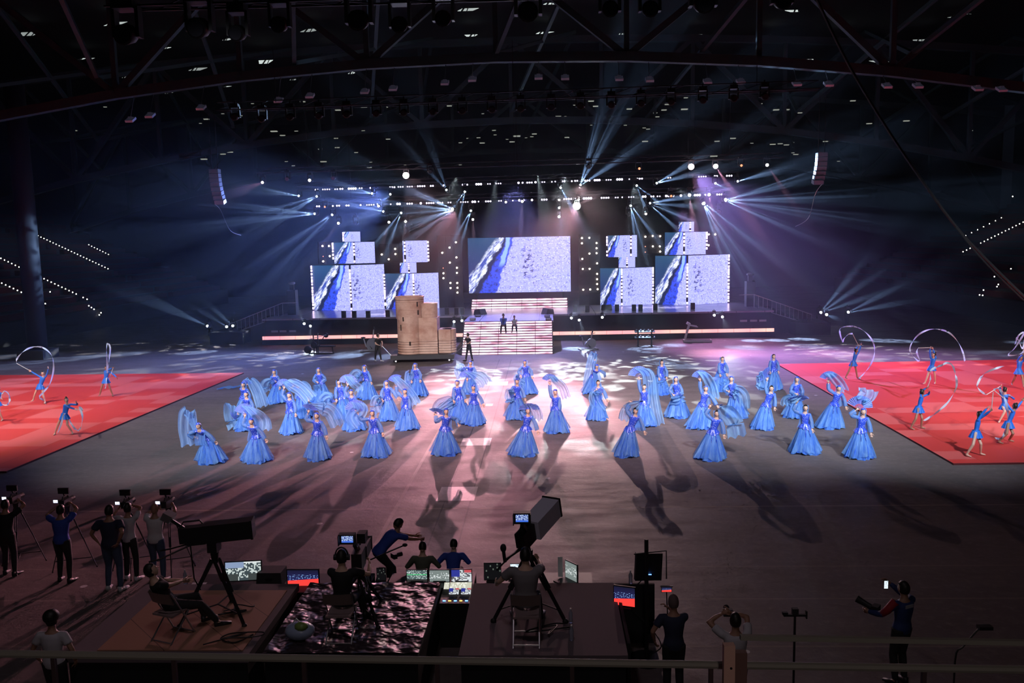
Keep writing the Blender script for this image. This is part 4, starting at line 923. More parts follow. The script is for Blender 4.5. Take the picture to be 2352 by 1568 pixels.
# head, hem, fan hand, free hand, fan (angle, spread, radius, edge tilt), veil path, what she does, what the fan does
DN = {
1: [((466, 984), (473, 1068), (447, 1003), (497, 1017), (95, 50, .3, .3), [(436, 945), (431, 985), (438, 1022)], 'bending forward', 'swept up beside her', .62),
    ((583, 972), (585, 1065), (562, 957), (614, 1015), (80, 160, .38, .1), [(588, 948), (602, 966), (606, 988)], 'arm raised', 'spread over her head', .45),
    ((730, 957), (725, 1060), (708, 947), (752, 1008), (65, 130, .30, .6), [(735, 936), (762, 945), (778, 978)], 'arm raised', 'streaming off to the right', .45),
    ((856, 951), (860, 1053), (822, 949), (881, 1002), (85, 170, .40, .1), [(828, 940), (815, 958), (828, 976)], 'smiling with one arm out', 'held open beside her', .5),
    ((1027, 947), (1020, 1049), (1001, 954), (1053, 975), (50, 150, .34, .8), [(1040, 922), (1015, 930), (1010, 946)], 'both arms spread', 'billowing behind her head', .45),
    ((1214, 945), (1207, 1050), (1210, 941), (1237, 997), (88, 175, .36, .7), [(1222, 935), (1232, 950), (1233, 965)], 'hand before her face', 'opened flat over her head', .35),
    ((1462, 945), (1447, 1052), (1447, 926), (1484, 1002), (-15, 60, .40, 1.2), [(1462, 930), (1442, 945), (1436, 965)], 'arm raised high', 'seen edge on above her head', .4),
    ((1647, 951), (1640, 1060), (1630, 935), (1663, 1000), (5, 60, .38, 1.3), [(1660, 938), (1684, 965), (1693, 1002)], 'smiling, arm raised high', 'seen edge on, veil trailing down right', .5),
    ((1848, 938), (1855, 1046), (1830, 925), (1866, 990), (100, 150, .36, .9), [(1822, 914), (1808, 918), (1808, 930)], 'arm raised', 'folded open over her hand', .3),
    ((1981, 947), (1983, 1057), (1967, 941), (2003, 1005), (78, 150, .44, .2), [(1978, 918), (1990, 908), (1996, 894)], 'arm bent up', 'opened wide with veil flying up', .5)],
2: [((570, 908), (562, 992), (548, 945), None, (200, 90, .3, .3), [(535, 930), (534, 955), (544, 978)], 'veil swinging low', 'swinging low at her side', .6),
    ((666, 909), (665, 1000), (652, 892), (680, 958), (82, 150, .32, .2), [(664, 878), (690, 892), (713, 918)], 'arm raised', 'trailing a long veil to the right', .5),
    ((808, 903), (810, 992), (798, 885), (822, 950), (85, 165, .37, .1), [(812, 880), (824, 890), (826, 898)], 'arm raised straight up', 'spread wide over her head', .3),
    ((931, 901), (932, 990), (911, 885), (941, 950), (105, 100, .36, .1), [(920, 880), (942, 905), (957, 928)], 'arm raised', 'with veil falling to her right', .35),
    ((1088, 893), (1088, 979), (1073, 874), (1114, 937), (82, 165, .34, .1), [(1092, 862), (1108, 872), (1116, 884)], 'arm raised', 'overlapping the dancer behind', .5),
    ((1275, 902), (1278, 997), (1263, 881), (1285, 955), (80, 155, .31, .1), [(1276, 872), (1292, 890), (1301, 914)], 'arm raised', 'held high and open', .28),
    ((1479, 890), (1482, 982), (1467, 864), (1490, 940), (88, 165, .42, .1), [(1490, 862), (1497, 920), (1508, 976)], 'arm straight up', 'wide open with a long hanging veil', .5),
    ((1622, 894), (1615, 988), (1608, 871), (1648, 932), (85, 160, .33, .2), [(1622, 866), (1636, 890), (1641, 915)], 'arm straight up', 'held high, veil behind her back', .35),
    ((1773, 893), (1762, 989), (1762, 873), (1780, 950), (155, 100, .38, .4), [(1745, 862), (1748, 880), (1744, 892)], 'arm straight up', 'tipped over to the left', .3),
    ((1926, 894), (1920, 987), (1903, 878), (1945, 940), (95, 130, .36, .2), [(1912, 864), (1930, 882), (1938, 898)], 'striding with arm raised', 'held high over the mat edge', .35)],
3: [((564, 887), (556, 962), (566, 884), None, (85, 150, .24, .3), [(578, 876), (596, 904), (606, 933)], 'face hidden behind her fan', 'covering her face, long veil right', .5),
    ((686, 882), (690, 962), (672, 888), (709, 919), (60, 120, .28, .5), [(690, 880), (706, 892), (696, 906)], 'half hidden by a veil', 'crumpled before her', .35),
    ((778, 879), (785, 965), (772, 918), None, (170, 60, .25, .3), [(758, 912), (745, 920), (748, 938)], 'looking down', 'held out low as a square of silk', .5),
    ((888, 881), (890, 968), (878, 918), (918, 920), (190, 90, .25, .4), [(870, 915), (864, 928), (872, 948)], 'arms low', 'draped at her hip', .45),
    ((1050, 881), (1055, 966), (1042, 925), (1069, 921), (200, 60, .2, .4), [(1036, 920), (1032, 932), (1034, 944)], 'standing between two fans', 'small and low at her side', .2),
    ((1188, 877), (1187, 966), (1180, 905), (1207, 918), (190, 70, .22, .4), [(1173, 896), (1170, 910), (1172, 922)], 'looking at the audience', 'hanging at her side', .35),
    ((1374, 881), (1372, 967), (1368, 896), (1396, 920), (-60, 120, .25, .3), [(1366, 905), (1370, 925), (1382, 945)], 'veil across her front', 'falling across her gown', .45),
    ((1551, 872), (1560, 962), (1546, 906), None, (-20, 140, .28, .7), [(1560, 915), (1545, 920), (1572, 912)], 'fan at her waist', 'whirled before her skirt', .35),
    ((1678, 871), (1690, 962), (1672, 898), None, (-10, 90, .3, .4), [(1690, 896), (1703, 910), (1704, 940)], 'veil held across her body', 'carried across her body', .5),
    ((1829, 873), (1832, 962), (1828, 904), None, (-85, 150, .38, .4), [(1822, 912), (1812, 918), (1812, 930)], 'looking down at her fan', 'opened downward before her', .3)],
4: [((632, 857), (634, 928), (630, 876), None, (185, 70, .25, .3), [(616, 876), (608, 885), (610, 900)], 'turning her head right', 'hanging at her left side', .4),
    ((733, 852), (735, 926), (728, 877), (738, 877), (-90, 100, .22, .4), [(728, 884), (732, 900), (740, 922)], 'both hands at her waist', 'falling from her joined hands', .35),
    ((838, 846), (842, 918), (832, 870), (853, 880), (160, 90, .28, .3), [(822, 858), (812, 868), (812, 884)], 'smiling, veil at her side', 'held out square at her side', .5),
    ((954, 842), (958, 911), (945, 876), None, (200, 90, .28, .4), [(938, 856), (936, 870), (940, 886)], 'before the tower cart', 'hung upright at her side', .3),
    ((1082, 836), (1078, 906), (1070, 852), None, (160, 100, .28, .4), [(1060, 842), (1054, 850), (1060, 868)], 'behind a raised fan', 'spread low to the left', .4),
    ((1205, 834), (1210, 907), (1195, 862), (1222, 864), (190, 100, .25, .4), [(1188, 864), (1188, 874), (1204, 880)], 'arm hanging wide', 'bunched at her hip', .3),
    ((1371, 848), (1364, 906), (1366, 824), (1389, 862), (90, 60, .25, .3), [(1363, 812), (1356, 845), (1350, 885)], 'wholly veiled by raised silk', 'held up hiding her head', .4),
    ((1520, 834), (1518, 908), (1514, 874), None, (-40, 120, .3, .5), [(1520, 882), (1510, 890), (1532, 894)], 'looking to the right', 'swung before her knees', .35),
    ((1659, 826), (1658, 900), (1654, 863), None, (-90, 165, .36, .2), [(1660, 880), (1664, 888), (1662, 898)], 'standing straight', 'opened downward like a half disc', .3),
    ((1777, 819), (1780, 897), (1768, 860), None, (175, 150, .34, .3), [(1756, 862), (1748, 880), (1752, 900)], 'arms lowered', 'opened to the left at hip height', .3)]}
for row, L_ in DN.items():
    for i, (hp, bs, ha, fr, fan, path, act, fact, wid) in enumerate(L_):
        who = '%s in the %s row' % (ORD[i], ROWN[row])
        hair_only = (row, i) in ((2, 8), (1, 6), (1, 7), (1, 8), (3, 6), (4, 7), (4, 9), (2, 6), (3, 2), (4, 8))
        th, J, base = dancer(row, i, hp, bs, ha, fr, 'dancer in blue gown, %s, %s' % (act, who), hair_only)
        w = base+J['haL']; d = (J['haL']-J['elL']).normalized(); w = w+d*.085
        fan_veil(w, fan[0], fan[1], fan[2], fan[3], [at(px, py, w.y+(-.12 if k == 0 else .08)) for k, (px, py) in enumerate(path)], 'fan %s, dancer %s' % (fact, who.replace('in the ', '')), row*50+i, wid)

# ------------------------------------------------------------------ gymnasts with ribbons
LEO = mat('blue_leotard', (.02, .17, .72), .5); RBN = cloth('pale_ribbon', (.55, .78, 1), (.7, .88, 1), .45, 0); STK = mat('ribbon_stick', (.6, .6, .6), .4)
def ribbon(th_label, hand_w, tip_px, path_px, Y, wd, seed):
    random.seed(seed); tip = at(*tip_px, hand_w.y-.05)
    th = thing('gymnastics_ribbon', th_label, 'ribbon', hand_w)
    MB().tube([Vector((0, 0, 0)), tip-hand_w], .012, 6).build('stick', STK, th)
    if path_px:
        n_ = len(path_px); pts = [tip-hand_w]+[at(px, py, hand_w.y-.05+.5*math.sin(2.2*k+seed))-hand_w for k, (px, py) in enumerate(path_px)]
        C_ = bez(pts, n_*7); N = len(C_)-1; mb = MB(); ph = random.random()*6; vs = []
        for k, c_ in enumerate(C_):
            a = ph+k*.22; d_ = (C_[min(k+1, N)]-C_[max(k-1, 0)]).normalized(); x_, y_ = frame(d_, Vector((0, 1, 0)))
            o_ = (x_*math.cos(a)+y_*math.sin(a))*wd/2; 
            for q in (o_, -o_): vs.append(c_+q)
        for k in range(N): mb.f.append((2*k, 2*k+1, 2*k+3, 2*k+2))
        mb.v = [tuple(v) for v in vs]; mb.mi = [0]*len(mb.f); o = mb.build('ribbon', RBN, th, True)
    return th
def gymnast(head_px, foot_px, lf_px, rf_px, lh_px, rh_px, label, yaw=0, hyaw=0, skin=SKIN2, s=.88, zoff=0, hpit=-.1, hdy=0):
    g = G(*foot_px, .06); base = Vector((g.x, g.y, .062))
    th = thing('gymnast', label, 'gymnast', base)
    A_ = lambda p, dy=0: (at(p[0], p[1], base.y+dy)-base)/s
    hp = A_(head_px); l, r_ = G(*lf_px, .06)-base, G(*rf_px, .06)-base
    mid = Vector(((l.x+r_.x)/2, (l.y+r_.y)/2, 0))/s
    pz = min(.93, hp.z-.67)
    pel = (mid.x*.6+hp.x*.4, mid.y, pz); lean = (hp.x-pel[0], 0)
    J = human(th, s, pel, lean, (0, 0), hyaw, hpit, 0, tuple(A_(lh_px, -.12)), tuple(A_(rh_px, -.12)), (l.x/s, l.y/s), (r_.x/s, r_.y/s), lpole=(-.5, .6, -.3), rpole=(.5, .6, -.3), skin=skin, hstyle='bun', build=.78, top=None, vox=.021, tyaw=yaw, curl=(.3, .3))
    mb = MB(); J['torso'](mb, .010, 0, 6); J['arm'](mb, .008, 2.0)
    remesh_obj(mb, 'leotard', [LEO], th, .02)
    ph = random.random()*6
    MB().grid(lambda u, v: J['P0']+Vector(((.125+.11*v*(1+.18*math.sin(10*2*PI*u+ph)))*math.cos(2*PI*u), (.10+.10*v*(1+.18*math.sin(10*2*PI*u+ph)))*math.sin(2*PI*u), .10-.27*v))*s, 60, 5).build('skirt', LEO, th, True)
    return th, base, J
GY = [
 ((97, 853), (92, 926), (75, 925), (104, 926), (62, 847), (114, 836), 'gymnast with both arms spread wide, upper left of the left mat', 0, .1, (38, 834), [(40, 822), (55, 806), (75, 797), (98, 798), (118, 815), (123, 845), (115, 880), (100, 900), (90, 912), (102, 920), (106, 930)], 'white-blue ribbon drawn in a big arch above the spread-armed gymnast', 'L'),
 ((246, 843), (244, 910), (229, 911), (259, 910), (262, 843), (272, 870), 'gymnast behind a tall thin ribbon loop, back of the left mat', .3, -.4, (255, 858), [(248, 870), (246, 835), (245, 800), (248, 788), (253, 800), (250, 830), (246, 860), (243, 885), (241, 892)], 'ribbon in a tall narrow upright loop', 'L'),
 ((156, 918), (146, 996), (127, 998), (166, 996), (186, 944), (176, 925), 'gymnast crossing her arms, front of the left mat', .4, .2, (190, 942), [(183, 935), (189, 955), (186, 980), (178, 989), (165, 975), (155, 955), (147, 950), (140, 975), (130, 998), (122, 1010)], 'ribbon swirled low around the legs of the front left gymnast', 'L'),
 ((1962, 802), (1955, 869), (1941, 872), (1969, 870), (1974, 784), (1979, 790), 'gymnast raising both arms, farthest left on the right mat', .5, .7, (1958, 766), [(1948, 768), (1938, 778), (1935, 785), (1929, 762), (1934, 752), (1955, 749), (1975, 754), (1995, 770), (2007, 790), (2008, 815), (1998, 840), (1984, 858), (1974, 868), (1980, 870)], 'ribbon drawn in a tall arc at the back left of the right mat', 'L'),
 ((2142, 810), (2135, 882), (2124, 884), (2148, 882), (2136, 792), (2140, 792), 'gymnast stretching both arms straight up at the back of the right mat', -.8, -.9, (2109, 799), [(2106, 810), (2112, 828), (2104, 825), (2091, 808), (2093, 790), (2108, 770), (2130, 758), (2155, 756), (2180, 764), (2200, 785), (2212, 810), (2216, 829)], 'ribbon drawn in a wide half circle above the back gymnast', 'L'),
 ((2116, 900), (2105, 984), (2092, 986), (2116, 984), (2127, 891), (2135, 899), 'gymnast with a top knot reaching forward right, middle of the right mat', 1.0, .8, (2137, 872), [(2138, 852), (2150, 843), (2165, 838), (2175, 833), (2188, 840), (2196, 865), (2196, 890), (2180, 920), (2160, 940), (2140, 955), (2122, 966)], 'ribbon hanging in a long curve right of the top-knot gymnast', 'L'),
 ((2251, 953), (2235, 1048), (2220, 1048), (2252, 1045), (2268, 936), (2276, 942), 'nearest gymnast on the right mat, both arms stretched up right', 1.0, 2.6, (2281, 900), [], 'thin ribbon stick raised by the nearest right gymnast', 'R'),
 ((2316, 928), (2305, 1010), (2294, 1018), (2318, 1014), (2302, 910), (2350, 918), 'gymnast at the right edge pointing out of the picture, near side', 1.0, 2.6, (2282, 895), [(2295, 893), (2308, 915), (2315, 950), (2313, 975), (2305, 1000), (2290, 1015), (2277, 1038), (2300, 1050), (2330, 1056), (2344, 1048), (2330, 1030), (2310, 1012), (2286, 1006)], 'long ribbon falling down and looping on the mat at right', 'L'),
 ((2313, 897), (2305, 968), (2296, 970), (2318, 962), (2298, 886), (2322, 910), 'gymnast leaning back with raised arm, half behind another at right', -.5, 2.4, (2266, 906), [(2258, 902), (2245, 888), (2252, 868), (2265, 855), (2290, 845), (2305, 841)], 'thin ribbon curving faintly left of the leaning gymnast', 'L'),
 ((2356, 822), (2342, 896), (2322, 888), (2352, 896), (2360, 800), (2366, 800), 'gymnast cut off by the right picture edge at the back of the mat', 0, .5, (2352, 780), [(2348, 800), (2336, 775), (2332, 790), (2340, 770), (2352, 765), (2330, 800), (2316, 815), (2345, 812), (2360, 790)], 'tangled ribbon at the right picture edge', 'L'),
 ((-6, 893), (-8, 968), (-22, 968), (6, 966), (2, 915), (-20, 915), 'gymnast almost wholly cut off by the left picture edge', 0, .5, (4, 905), [(10, 898), (20, 905), (22, 922), (14, 930), (2, 928), (0, 942)], 'faint ribbon at the left picture edge', 'L')]
for k, (hp, ft, l, r_, lh, rh, lab, yw, hy, tip, path, rlab, sd) in enumerate(GY):
    th, base, J = gymnast(hp, ft, l, r_, lh, rh, lab, yw, hy, SKIN2 if k % 2 else SKIN)
    hw = base+(J['haL'] if sd == 'L' else J['haR']); e_ = base+(J['elL'] if sd == 'L' else J['elR']); hw = hw+(hw-e_).normalized()*.06
    ribbon(rlab, hw, tip, path, base.y, .075, k+1)

# ------------------------------------------------------------------ props on the floor before the stage
clay = bpy.data.materials.new('painted_clay'); clay.use_nodes = True; t = NT(clay.node_tree); b = clay.node_tree.nodes['Principled BSDF']
P_ = t.n('ShaderNodeTexCoord').outputs['Object']; X, Y, Z = t.sep(P_)
n1 = t.noise(P_, .9, 4, .6); n2 = t.noise(t.comb(X, Y, t.m('MULTIPLY', Z, 6)), 1.2, 4)
c = t.mix(t.ramp(n1, .35, .65), (.50, .27, .19), (.80, .56, .44)); c = t.mix(t.m('MULTIPLY', t.ramp(n2, .55, .75), .5), c, (.42, .20, .13))
t.link(c, b.inputs['Base Color']); b.inputs['Roughness'].default_value = .85
rib_ = t.m('MULTIPLY', t.m('SINE', t.m('MULTIPLY', Z, 42)), t.m('GREATER_THAN', t.m('ABSOLUTE', t.m('SUBTRACT', Z, 2.0)), 1.15))
t.link(t.n('ShaderNodeBump', {'Height': rib_, 'Strength': .8, 'Distance': .03}).outputs[0], b.inputs['Normal'])
YC = 50.2
cl_, cr_ = at(897, 832, YC-.9), at(1041, 832, YC-.9)
cart = thing('platform_cart', 'low black wheeled platform carrying the clay tower', 'cart', ((cl_.x+cr_.x)/2, YC, 0), R(4))
wc = cr_.x-cl_.x
MB().box((0, 0, .36), (wc, 2.4, .26)).build('platform', DARK, cart)
for x in (-1, 1):
    for y in (-1, 1): MB().tube([(x*(wc/2-.3)-.04, y*1.0, .115), (x*(wc/2-.3)+.04, y*1.0, .115)], .115, 14).box((x*(wc/2-.3), y, .19), (.12, .12, .1)).build('wheel', CHROME, cart)
tw = thing('tower_prop', 'tall stage prop of joined round clay towers standing on the black cart', 'stage prop', (cart.location.x, YC, .49))
def px2(px, py, y=YC-.6): p = at(px, py, y); return Vector((p.x-tw.location.x, 0, p.z-.49))
t1l, t1r, t2r, t3 = px2(907, 682), px2(971, 820), px2(1009, 700), px2(1034, 757)
h1 = t1l.z; r1 = (px2(971, 760).x-px2(909, 760).x)/2; c1_ = (px2(971, 760).x+px2(909, 760).x)/2
tm = lambda z, h: 1+.03*(z/h)
MB().lathe([(r1*1.0, 0), (r1*.97, h1*.3), (r1*.97, h1*.6), (r1*1.03, h1*.62), (r1*1.06, h1*.97), (r1*1.1, h1), (r1*.95, h1), (r1*.93, h1-.3), (0.01, h1-.3)], 40, 0, (c1_, -.1, 0)).build('tall_tower', clay, tw, True)
c2 = (px2(967, 760).x+px2(1008, 760).x)/2; r2 = (px2(1008, 760).x-px2(967, 760).x)/2; h2 = px2(990, 697).z
MB().box((c2-.1, -.05, h2*.36), (r2*2.05, 1.3, h2*.72)).lathe([(r2*1.0, h2*.6), (r2*1.02, h2*.97), (r2*1.07, h2), (.01, h2)], 32, 0, (c2-.12, -.05, 0)).build('middle_tower', clay, tw, True).data.polygons.foreach_set('use_smooth', [False]*6+[True]*96)
c3 = px2(1022, 757).x; h3 = px2(1022, 757).z
MB().box((c3-.05, .1, h3/2), (.75, 1.1, h3)).lathe([(.42, 0), (.42, h3), (.01, h3)], 20, 0, (c3+.18, .05, 0)).build('low_tower', clay, tw)
slit = mat('dark_slit', (.03, .015, .01), .9)
for px, py, w_, h_ in ((926, 733, .07, .25), (957, 699, .08, .28), (959, 718, .09, .28), (964, 748, .09, .4), (942, 789, .1, .24), (920, 753, .05, .35)):
    q = px2(px, py, YC-r1-.1); dx = (q.x-c1_)/r1; 
    if abs(dx) < .98: MB().box((q.x, -.1-math.sqrt(1-dx*dx)*r1*(1.03 if q.z > h1*.6 else .98), q.z), (w_, .12, h_)).build('window_slit', slit, tw)

def crew(name, head_px, z, label, **kw):
    s = kw.pop('s', 1.0); zf = kw.pop('zf', 0); yaw = kw.pop('yaw', 0); dxy = kw.pop('dxy', (0, 0))
    g = G(head_px[0], head_px[1], z); th = thing('person', label, 'person', (g.x+dxy[0], g.y+dxy[1], zf), PI+yaw)
    J = human(th, s, **kw); return th, J
TEEB = mat('black_tee', (.012, .012, .015), .8); JEAN = mat('jeans', (.06, .09, .16), .8); TEEW = mat('white_tee', (.5, .47, .52), .8); BLUET = mat('blue_tee', (.03, .07, .4), .8); DKT = mat('dark_trousers', (.02, .02, .022), .8)
GREYT = mat('grey_tee', (.22, .2, .22), .8); WSH = mat('white_shoe', (.55, .55, .58), .6); NAVY = mat('navy_tee', (.02, .025, .06), .8)
# stage hands pulling the cart
for (hp, ft, lab, ha, yw) in (((869, 775), (869, 830), 'stage hand in black left of the cart holding a long pole', (877, 797), -1.4), ((1077, 773), (1078, 829), 'stage hand in black right of the cart pulling it with a pole', (1067, 800), 1.2)):
    g = G(*ft); th = thing('person', lab, 'person', (g.x, g.y, 0), 0)
    sd = 1 if ft[0] < 1000 else -1; hw = (at(ha[0], ha[1], g.y-.1)-Vector((g.x, g.y, 0)))
    hh = Vector((sd*.3, -.15, 1.0))
    kw = dict(rh=tuple(hh)) if sd > 0 else dict(lh=tuple(hh))
    other = dict(lh=(.1, -.25, 1.05)) if sd > 0 else dict(rh=(-.1, -.25, 1.1))
    J = human(th, 1.0, (0, 0, .93), (sd*.05, 0), (0, 0), sd*1.2, 0, 0, lf=(-.22, .08), rf=(.2, -.08), top=TEEB, pants=DKT, shoes=WSH if sd > 0 else BOOT, tyaw=sd*.9, **kw, **other)
    hwd = Vector((g.x, g.y, 0))+(J['haR'] if sd > 0 else J['haL'])+Vector((0, -.02, -.06)); e_ = Vector((cart.location.x-sd*wc/2-sd*.02, YC-.6, .42))
    p = thing('tow_pole', 'thin pole between the cart and the %s stage hand' % ('left' if sd > 0 else 'right'), 'pole', hwd)
    MB().tube([Vector((0, 0, .05)), e_-hwd], .018, 6).build('rod', CHROME, p)
# pair sitting on the stage steps
for px, py, lab, top_, s_, pt in ((1157, 740, 'person in blue and black jacket sitting on the glowing steps, hands joined', mat('blue_jacket', (.08, .16, .45), .7), 1.02, DKT), (1182, 743, 'smaller person in white tee sitting on the glowing steps, right of the other', mat('bright_white_tee', (.8, .8, .85), .7), .86, mat('navy_trousers', (.02, .03, .08), .7))):
    kz = 6; zs = ZD/13*(kz+5) ; ys = 52.25+2.5/13*(kz+4); g = at(px, 762, ys); fz = zs-.42*s_
    th = thing('person', lab, 'person', (g.x, ys, fz-.02), 0)
    J = human(th, s_, (0, .05, .52), (0, -.10), (0, 0), .1, .15, 0, (-.05, -.42, .55), (.05, -.42, .55), (-.17, -.45), (.17, -.45), kpole=(0, -1, 1), top=top_, tsl='long' if s_ > 1 else 'short', pants=pt, shoes=WSH, lpole=(-1, .1, -.2), rpole=(1, .1, -.2))

# exercise machines
def gp(px, py): g = G(px, py); return Vector((g.x, g.y, 0))
wb = thing('weight_bench', 'black weight bench with barbell discs on the floor left of the cart', 'exercise bench', gp(738, 812), R(-8))
MB().box((.35, 0, .5), (1.25, .3, .08)).build('seat_pad', BLACK, wb)
MB().bar((-.75, -.3, .03), (-.75, .3, .03), .06).bar((-.75, 0, .03), (.9, 0, .03), .06).bar((.85, 0, .03), (.8, 0, .46), .06).bar((-.3, 0, .03), (-.3, 0, .46), .07).bar((-.35, -.35, 0), (-.35, -.35, 1.35), .06).bar((-.35, .35, 0), (-.35, .35, 1.35), .06).bar((-.1, -.2, .45), (.35, -.2, 1.2), .05).build('frame', DARK, wb)
MB().tube([(-.5, -.8, 1.05), (.2, .8, 1.2)], .02, 8).build('bar', CHROME, wb)
for a, r_ in (((-.75, -.42, .32), .26), ((-.3, -.42, .62), .22), ((.1, .7, 1.15), .16)): MB().tube([Vector(a)-Vector((0, .03, 0)), Vector(a)+Vector((0, .03, 0))], r_, 20).tube([Vector(a)-Vector((0, .045, 0)), Vector(a)+Vector((0, .045, 0))], r_*.3, 10).build('weight_disc', BLACK, wb)
def bike(loc, lab, rz, tall=False):
    b_ = thing('exercise_bike', lab, 'exercise machine', loc, rz)
    MB().bar((-.55, -.28, .05), (-.55, .28, .05), .08).bar((.6, -.28, .05), (.6, .28, .05), .08).bar((-.55, 0, .06), (.6, 0, .06), .07).bar((.15, 0, .3), (.3, 0, 1.05 if not tall else 1.45), .07).bar((-.25, 0, .3), (-.4, 0, .9), .06).build('frame', CHROME, b_)
    MB().tube([(.25, -.05, .42), (.25, .05, .42)], .32 if not tall else .48, 22).tube([(0, -.06, .35), (0, .06, .35)], .18, 16).build('flywheel', mat('bike_wheel', (.3, .3, .33), .4) if 'bike_wheel' not in bpy.data.materials else bpy.data.materials['bike_wheel'], b_)
    MB().ell((-.42, 0, .93), (.17, .12, .05)).build('seat', BLACK, b_)
    zt = 1.05 if not tall else 1.45
    MB().tube([(.45, -.24, zt+.08), (.3, -.22, zt+.02), (.3, .22, zt+.02), (.45, .24, zt+.08)], .02, 6).box((.33, 0, zt+.12), (.05, .18, .14)).build('handlebar', DARK, b_)
    MB().bar((0, -.12, .35), (.12, -.12, .2), .03).bar((0, .12, .35), (-.12, .12, .5), .03).box((.12, -.17, .2), (.1, .09, .03)).box((-.12, .17, .5), (.1, .09, .03)).build('pedals', BLACK, b_)
bike(gp(850, 806), 'grey exercise bike standing behind the left stage hand', R(10), True)
bike(gp(1350, 803), 'exercise bike in a patch of dotted light right of the steps', R(15))
dr = thing('dumbbell_rack', 'black two-tier dumbbell rack on the floor before the stage', 'weight rack', gp(1481, 795))
MB().bar((-.45, 0, 0), (-.45, 0, 1.1), .09).bar((.45, 0, 0), (.45, 0, 1.1), .09).box((0, 0, .6), (1.35, .3, .05), rx=.3).box((0, .05, 1.0), (1.35, .3, .05), rx=.3).box((-.45, 0, .02), (.1, .6, .04)).box((.45, 0, .02), (.1, .6, .04)).build('frame', DARK, dr)
for zz in (.68, 1.08):
    for k in range(5): x = -.52+.26*k; MB().tube([(x, -.13, zz), (x, .13, zz)], .02, 6).tube([(x, -.15, zz), (x, -.07, zz)], .065, 8).tube([(x, .07, zz), (x, .15, zz)], .065, 8).build('dumbbell', CHROME if k % 2 else BLACK, dr)
tmill = thing('treadmill', 'silver treadmill before the right half of the stage', 'exercise machine', gp(1598, 786), R(-4))
MB().box((.1, 0, .12), (1.9, .75, .16)).build('base', CHROME, tmill); MB().box((.15, 0, .21), (1.6, .5, .02)).build('belt', BLACK, tmill)
MB().bar((-.75, -.33, .15), (-.45, -.33, 1.25), .07).bar((-.75, .33, .15), (-.45, .33, 1.25), .07).bar((-.45, -.33, 1.2), (.1, -.33, 1.1), .05).bar((-.45, .33, 1.2), (.1, .33, 1.1), .05).build('upright', CHROME, tmill)
MB().box((-.5, 0, 1.3), (.2, .72, .16), ry=.5).build('console', CHROME, tmill)
sb = thing('step_bench', 'small dark bench by the pink light strip, left of the treadmill', 'bench', gp(1551, 777))
MB().box((0, 0, .42), (.9, .35, .07)).build('top', DARK, sb)
for x in (-.38, .38): MB().bar((x, -.13, 0), (x*.85, -.1, .4), .04).bar((x, .13, 0), (x*.85, .1, .4), .04).build('leg', CHROME, sb)
for px, py in ((1347, 778), (1440, 776), (1550, 772)):
    s_ = thing('microphone_stand', 'thin stand before the stage strip, %s' % {1347: 'left of three', 1440: 'middle of three', 1550: 'right of three'}[px], 'stand', gp(px, py))
    MB().tube([(0, 0, .03), (0, 0, 1.25)], .02, 6).build('pole', DARK, s_); MB().tube([(0, 0, 0), (0, 0, .1)], .25, 12).build('base', BLACK, s_); MB().ell((0, 0, 1.3), .06).build('head', CHROME, s_)

# ------------------------------------------------------------------ things on the stage
def deck(px, py): g = G(px, py, ZD); return Vector((g.x, g.y, ZD))
def wedge(px, py, lab, rz):
    w_ = thing('floor_monitor', lab, 'speaker', deck(px, py), rz)
    MB().add([(-.4, -.3, 0), (.4, -.3, 0), (.4, .35, 0), (-.4, .35, 0), (-.36, -.15, .42), (.36, -.15, .42), (.36, .3, .36), (-.36, .3, .36)], [(3, 2, 1, 0), (4, 5, 6, 7), (0, 1, 5, 4), (1, 2, 6, 5), (2, 3, 7, 6), (3, 0, 4, 7)]).build('cabinet', BLACK, w_)
    MB().add([(-.34, -.29, .06), (.34, -.29, .06), (.31, -.18, .38), (-.31, -.18, .38)], [(0, 1, 2, 3)]).build('grille', DARK, w_)
wedge(1104, 722, 'black stage speaker at the left front corner of the catwalk', R(60)); wedge(1257, 721, 'black stage speaker at the right front corner of the catwalk', R(-60)); wedge(1393, 712, 'black stage speaker on the deck right of centre', R(0))
for px, py, lab in ((1098, 728, 'upper one of the left pair of small lamps by the catwalk'), (1086, 736, 'lower one of the left pair of small lamps by the catwalk'), (1257, 729, 'upper one of the right pair of small lamps by the catwalk'), (1260, 736, 'lower one of the right pair of small lamps by the catwalk')):
    p = deck(px, py); th = thing('footlight', lab, 'stage light', p)
    MB().box((0, 0, .09), (.38, .25, .18)).build('housing', BLACK, th); MB().box((0, -.14, .12), (.32, .02, .08)).build('lens', CHROME, th)
for k, (px, py) in enumerate(((814, 729), (891, 727), (1027, 722), (1049, 722), (1062, 722), (1321, 716), (1349, 716), (1417, 714), (1456, 714), (1471, 714), (1505, 712), (1591, 710), (790, 729), (846, 729))):
    th = thing('floor_can', 'small black box light standing along the stage front edge', 'stage light', deck(px, py), group='small box lights along the stage edge')
    MB().box((0, 0, .24), (.3, .25, .48)).build('housing', BLACK, th); MB().box((0, .13, .3), (.22, .03, .2)).build('lens', DARK, th)
